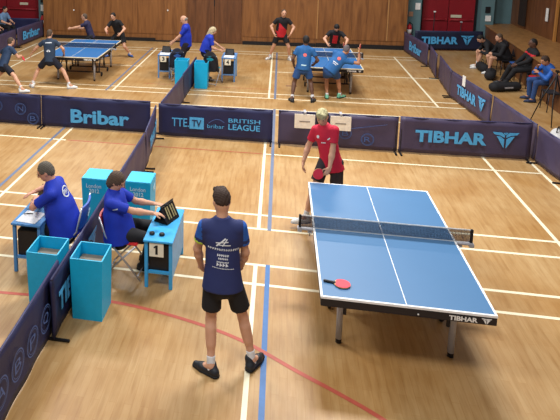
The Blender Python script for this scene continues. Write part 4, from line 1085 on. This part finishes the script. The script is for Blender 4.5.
# 9-12 doubles on the far right table
grp = 'doubles pair in denim blue kit'
lab = 'dark-haired player in denim blue kit standing with his back to the camera'
pe, pes, ex = person(lab, (.80, 3.95, .86), (.84, 3.98, 1.36), 92, head=(0, -8), hands=((.58, 4.10, .86), (1.08, 4.18, .90)), elbow=((-.6, -.5, -.5), (.6, -.5, -.5)), feet=((.56, 3.80, .088), (1.06, 3.88, .088)), toes=(110, 70),
    s=.98, girth=1.1, shirt=C_team, legm=C_teamd, hair=H_black, hairstyle='short', shoes=M_shoeb, skin=M_skin3, group=grp)
em = MB(); em.poly([(.045 * math.cos(a), .045 * math.sin(a)) for a in [k * math.pi / 6 for k in range(12)]], FLAT, .0)
em.f = em.f[:1]; em.mi = em.mi[:1]; em.sm = em.sm[:1]
decal('back_badge', pes, pe, ex['P'] + (ex['N'] - ex['P']) * .62, ex['Rt'], ex['sp'], -ex['F'], em, mat('coral_badge', (226, 110, 110), .6), .006)
decal('waist_print', pes, pe, ex['P'] + (ex['N'] - ex['P']) * .12, ex['Rt'], ex['sp'], -ex['F'], strokes([((-.06, .0), (.06, .0), .03)]), mat('pale_print', (190, 226, 240), .5), .006)
lab = 'player in denim blue kit leaning right with a raised bat'
pf_, pfs, fx2 = person(lab, (1.46, 4.05, .80), (1.74, 4.16, 1.16), 72, head=(-10, -25), hands=((1.62, 4.42, .86), (2.12, 4.18, 1.20)), elbow=((.0, -.3, -.9), (.7, -.2, -.6)), feet=((1.42, 4.28, .088), (1.74, 4.40, .088)), toes=(90, 40),
    pface=80, girth=1.1, s=.99, shirt=C_team, legm=C_teamd, hair=mat('faded_grey_hair', (96, 88, 90), .8), hairstyle='crop', shoes=mat('mint_shoe', (110, 180, 150), .5), skin=M_skin2, group=grp, handdir=(None, (.1, 0, 1)), sockh=.06)
em = MB(); em.poly([(.045 * math.cos(a), .045 * math.sin(a)) for a in [k * math.pi / 6 for k in range(12)]], FLAT, .0); em.f = em.f[:1]; em.mi = em.mi[:1]; em.sm = em.sm[:1]
nn = (-fx2['F']); decal('back_badge', pfs, pf_, fx2['P'] + (fx2['N'] - fx2['P']) * .68, fx2['Rt'], fx2['sp'], nn, em, mat('coral_badge', (226, 110, 110), .6), .006)
decal('back_lettering', pfs, pf_, fx2['P'] + (fx2['N'] - fx2['P']) * .36, fx2['Rt'], fx2['sp'], nn, strokes([((-.07, .02), (.07, .02), .022), ((-.05, -.02), (.05, -.02), .018)]), C_print, .006)
hold_bat((lab, 1), 'orange-edged bat raised above the far right table', mat('dark_red_rubber', (150, 52, 56), .5))
def mf_g(c, x):
    u = (c - A3(x['P'])) @ A3(x['Rt']); v = (c - A3(x['P'])) @ A3(x['sp'])
    return ((v < .30 + u * .9) & (v > -.2) & (u < .12) | (v < .12)).astype(int)
lab = 'player in black and red kit standing beyond the far right table'
person(lab, (.25, 8.72, .88), (.31, 8.62, 1.42), 285, head=(-5, -5), hands=((.56, 8.52, .92), (.04, 8.50, .92)), elbow=((.9, .2, -.4), (-.9, .2, -.4)), feet=((.56, 8.86, .088), (-.08, 8.95, .088)), toes=(-55, 235),
    s=1.02, girth=1.08, shirtm=[C_blackc, C_redp], matf=mf_g, legm=C_blackc, hair=H_mid, hairstyle='crop', shoes=M_shoew, skin=M_skin)
hold_bat((lab, 0), 'black bat hanging from the hand of the standing player in black and red', M_black)
lab = 'player in black and red kit bowed over the far end of the right table'
person(lab, (1.84, 7.88, .78), (1.86, 7.62, 1.20), 268, head=(0, -55), hands=((2.12, 7.30, .86), (1.60, 7.34, .86)), elbow=((.9, .2, -.3), (-.9, .2, -.3)), feet=((2.08, 7.95, .088), (1.62, 7.95, .088)), toes=(-70, 250),
    s=.97, shirtm=[C_blackc, C_redp], matf=lambda c, x: ((np.abs((c - A3(x['P'])) @ A3(x['Rt'])) < .07) & (((c - A3(x['P'])) @ A3(x['sp'])) < .4)).astype(int), legm=C_blackc, hair=H_black, hairstyle='short', shoes=M_shoew, skin=M_skin)
hold_bat((lab, 0), 'black bat in the hand of the bowed player in black and red', M_black)

# spectators on the right
def stack_chair(loc, rz, label, shell):
    t = empty('spectator_chair', loc, rz, label, 'chair', 'spectator chairs beside the courts')
    b_ = MB(); b_.box((0, 0, .44), (.42, .42, .035), 0, bev=.014); b_.build('seat', shell, t)
    b_ = MB(); b_.box((-.21, 0, .70), (.03, .42, .34), 0, M=Matrix.Rotation(R(-9), 4, 'Y'), bev=.012); b_.build('backrest', shell, t)
    for sx, sy_ in ((.18, .18), (.18, -.18), (-.18, .18), (-.18, -.18)):
        l_ = MB(); l_.tube([(sx * 1.15, sy_ * 1.1, .0), (sx, sy_, .43)] if sx > 0 else [(sx * 1.2, sy_ * 1.1, 0), (sx, sy_, .43), (sx * 1.1, sy_, .6)], .011); l_.build('leg', M_dark, t)
    return t
S_black = mat('black_seat', (30, 30, 36), .6); S_red = mat('red_seat', (190, 36, 50), .5); S_blue = mat('blue_seat', (52, 92, 160), .5)
def sitter(label, x, y, **k):
    a = dict(feet=((x - .50, y - .12, .088), (x - .42, y + .14, .088)), hands=((x - .40, y - .08, .62), (x - .40, y + .06, .62)), knee=((-1, -.2, 1), (-1, .2, 1)), toes=(185, 175), elbow=((.2, -.7, -.6), (.2, .7, -.6)), head=(0, -8), face=180,
             legs='trousers', legm=C_blackc, shirt=C_blackc, sleeve=2, s=.98, N=(x - .06, y, 1.04))
    a.update(k); f = a.pop('face'); N_ = a.pop('N'); return person(label, (x, y, .54), N_, f, **a)
stack_chair((6.66, 8.87, 0), R(180), 'black chair under the hunched spectator farthest from the camera', S_black)
sitter('spectator hunched forward in black with white shoes, farthest back on the right', 6.62, 8.85, N=(6.26, 8.72, .84), head=(10, -40), hands=((6.14, 8.62, .55), (6.14, 8.85, .55)), hair=H_black, legs='shorts', shoes=M_shoew)
stack_chair((6.70, 8.04, 0), R(180), 'black chair under the bare-legged young man on the right', S_black)
sitter('young man in black tracksuit top with bare legs and white shoes on the right', 6.66, 8.02, girth=1.15, N=(6.46, 7.94, .96), hair=H_mid, legs='shorts', shoes=M_shoew, head=(8, -2), feet=((6.24, 8.02, .088), (6.36, 8.34, .088)), face=190, sockh=.05)
stack_chair((6.86, 7.52, 0), R(180), 'blue empty chair beside the bare-legged young man', S_blue)
stack_chair((6.86, 7.04, 0), R(180), 'red empty chair between the blue chair and the man with the red stripe', S_red)
stack_chair((6.83, 6.50, 0), R(180), 'black chair under the bearded spectator in black', S_black)
sitter('dark-skinned man in black jacket with red chest stripe sitting on the right', 6.80, 6.50, s=1.05, N=(6.78, 6.45, 1.06), hair=H_black, hairstyle='crop', skin=M_skin3, girth=1.15, shirtm=[C_blackc, C_redp],
    matf=lambda c, x: ((np.abs(((c - A3(x['P'])) @ A3(x['sp'])) - .40) < .022) & (((c - A3(x['P'])) @ A3(x['F'])) > .05)).astype(int), feet=((6.14, 6.42, .088), (6.22, 6.86, .088)), face=185)
stack_chair((6.74, 5.75, 0), R(180), 'red empty chair left of the spectator in the blue jacket', S_red)
stack_chair((6.78, 5.02, 0), R(180), 'black chair under the spectator in the blue jacket', S_black)
lab = 'spectator in bright blue jacket and jeans resting his chin on his hand'
sitter(lab, 6.74, 5.02, girth=1.2, N=(6.55, 4.90, .94), shirt=mat('bright_blue_jacket', (36, 92, 176), .6), legm=mat('blue_jeans', (44, 72, 122), .85), hair=H_brown, hands=((6.32, 4.80, .78), (6.36, 4.98, .88)), feet=((6.30, 4.92, .088), (6.34, 5.26, .088)),
    shoes=mat('navy_shoe', (44, 54, 84), .6), head=(5, -22), face=192, skin=M_skin2)
stack_chair((6.5, 4.25, 0), R(180), 'black empty chair at the right edge with dark metal legs', S_black)
# bags and coats between the spectators
def bag(loc, rz, dim, m_, label):
    t = empty('sports_bag', loc, rz, label, 'bag', 'bags on the floor by the spectators')
    P_, q = sdf([ecn((-dim[0] / 2, 0, dim[2] * .5), (dim[0] / 2, 0, dim[2] * .5), dim[2] * .5, dim[2] * .5, (0, 1, 0), dim[1] / dim[2], .02)], .014, clips=[((0, 0, .002), -Z_)])
    mesh_obj('bag_body', [(P_, q, 0)], m_, t)
    b_ = MB(); h = dim[2]; b_.tube([(-dim[0] * .3, 0, h * .93), (-dim[0] * .18, 0, h * 1.35), (dim[0] * .18, 0, h * 1.35), (dim[0] * .3, 0, h * .93)], .011); b_.build('handle', M_black, t)
    b_ = MB(); b_.box((0, -dim[1] * .5 + .004, h * .5), (dim[0] * .4, .012, h * .16), 0, bev=.003); b_.build('pocket_stripe', M_grey, t)
bag((6.10, 7.42, 0), R(70), (.5, .28, .26), C_blackc, 'black sports bag in front of the blue empty chair')
bag((6.02, 5.98, 0), R(20), (.62, .3, .24), C_blackc, 'long black racket bag on the floor before the man in the blue jacket')
bag((6.16, 8.36, 0), R(90), (.4, .26, .26), C_blackc, 'black holdall beside the bare-legged young man')
bag((5.66, 1.86, 0), R(60), (.5, .3, .22), mat('white_bag_cloth', (206, 206, 206), .7), 'white and black bag behind the barrier at the right edge')
# camera tripod at the right edge
t = empty('tripod', (6.05, 3.25, 0), 0, 'black camera tripod with spread legs at the right edge behind the barrier', 'tripod')
apx = Vector((0.05, 0, 1.05))
for a_, b_ in ((-.34, .10), (-.14, -.46), (.42, .20)):
    l_ = MB(); l_.tube([apx, (a_ * .5, b_ * .5, .55), (a_, b_, .01)], [.016, .014, .010]); l_.build('leg', M_black, t)
l_ = MB(); l_.tube([(0.05, 0, .75), (0.05, 0, 1.12)], .014); l_.box((.05, 0, 1.14), (.06, .09, .05), 0, bev=.006); l_.build('column_head', M_black, t)
for x, y, lb, h in ((5.55, 11.95, 'thin black stand with a white top before the right crimson doors', 1.30), (6.45, 11.98, 'thin black stand beside the cream plate on the right crimson doors', .95)):
    t = empty('microphone_stand', (x, y, 0), 0, lb, 'stand')
    l_ = MB(); l_.tube([(0, 0, .02), (0, 0, h)], .014); l_.build('pole', M_black, t)
    for k in range(3):
        a_ = k * 2.1 + .4; l_ = MB(); l_.tube([(0, 0, .2), (.22 * math.cos(a_), .22 * math.sin(a_), .01)], .010); l_.build('leg', M_black, t)
    l_ = MB(); l_.box((0, 0, h + .02), (.08, .05, .05), 0, bev=.01); l_.build('clip', M_white if h > 1 else M_grey, t)

# spectators on the left
stack_chair((-10.35, 10.75, 0), R(-20), 'black chair at the far left under the front spectator', S_black)
sitter('spectator in grey blue top leaning forward at the far left', -10.35, 10.75, face=-20, N=(-10.24, 10.70, 1.04), hands=((-9.90, 10.78, .66), (-9.98, 10.48, .66)), feet=((-9.86, 10.72, .088), (-9.95, 10.44, .088)), toes=(-20, -30), knee=((1, 0, 1), (1, -.2, 1)),
    elbow=((-.2, .6, -.6), (-.2, -.6, -.6)), shirt=mat('grey_blue_top', (104, 136, 172), .8), hair=H_black, sleeve=.8, head=(10, -10))
stack_chair((-10.25, 9.35, 0), R(-10), 'black chair at the left edge of the photo', S_black)
sitter('spectator in pale blue top cut off by the left edge of the photo', -10.25, 9.35, face=-10, N=(-10.14, 9.32, 1.02), hands=((-9.78, 9.48, .64), (-9.80, 9.16, .64)), feet=((-9.74, 9.45, .088), (-9.78, 9.15, .088)), toes=(-10, -15), knee=((1, .1, 1), (1, -.1, 1)),
    elbow=((-.2, .6, -.6), (-.2, -.6, -.6)), shirt=mat('pale_blue_top', (126, 176, 214), .8), hair=H_brown, sleeve=.8)

# chairs with dark jackets beside the far desks
def draped_chair(loc, rz, label, shell, jacket):
    t = folding_chair(loc, rz, label, shell, M_grey, w=.34)
    P_, q = sdf([ecn((-.27, -.13, .82), (-.27, .13, .82), .05, .05, (1, 0, 0), .9, .03), ecn((-.25, 0, .80), (-.24, 0, .40), (.16), .17, (1, 0, 0), .30, .04, cb=True), cone((-.25, -.16, .76), (-.16, -.18, .42), .045, .04, .03), cone((-.25, .16, .76), (-.16, .18, .42), .045, .04, .03)], .014)
    j = mesh_obj('draped_jacket', [(P_ + A3((loc[0], loc[1], 0)) * 0, q, 0)], jacket, None)
    j.location = loc; j.rotation_euler = (0, 0, rz); return j
j = draped_chair((-2.61, 5.50, 0), R(105), 'folding chair with a dark jacket beside the number 3 desk', S_blue, mat('midnight_jacket', (26, 28, 44), .85))
tag(j, 'midnight blue jacket draped over the chair by the number 3 desk', 'jacket')
j = draped_chair((-1.52, 5.20, 0), R(75), 'teal folding chair with a black coat beside the number 4 desk', mat('teal_chair', (20, 140, 160), .5), C_blackc)
tag(j, 'black coat hanging over the teal chair by the number 4 desk', 'coat')
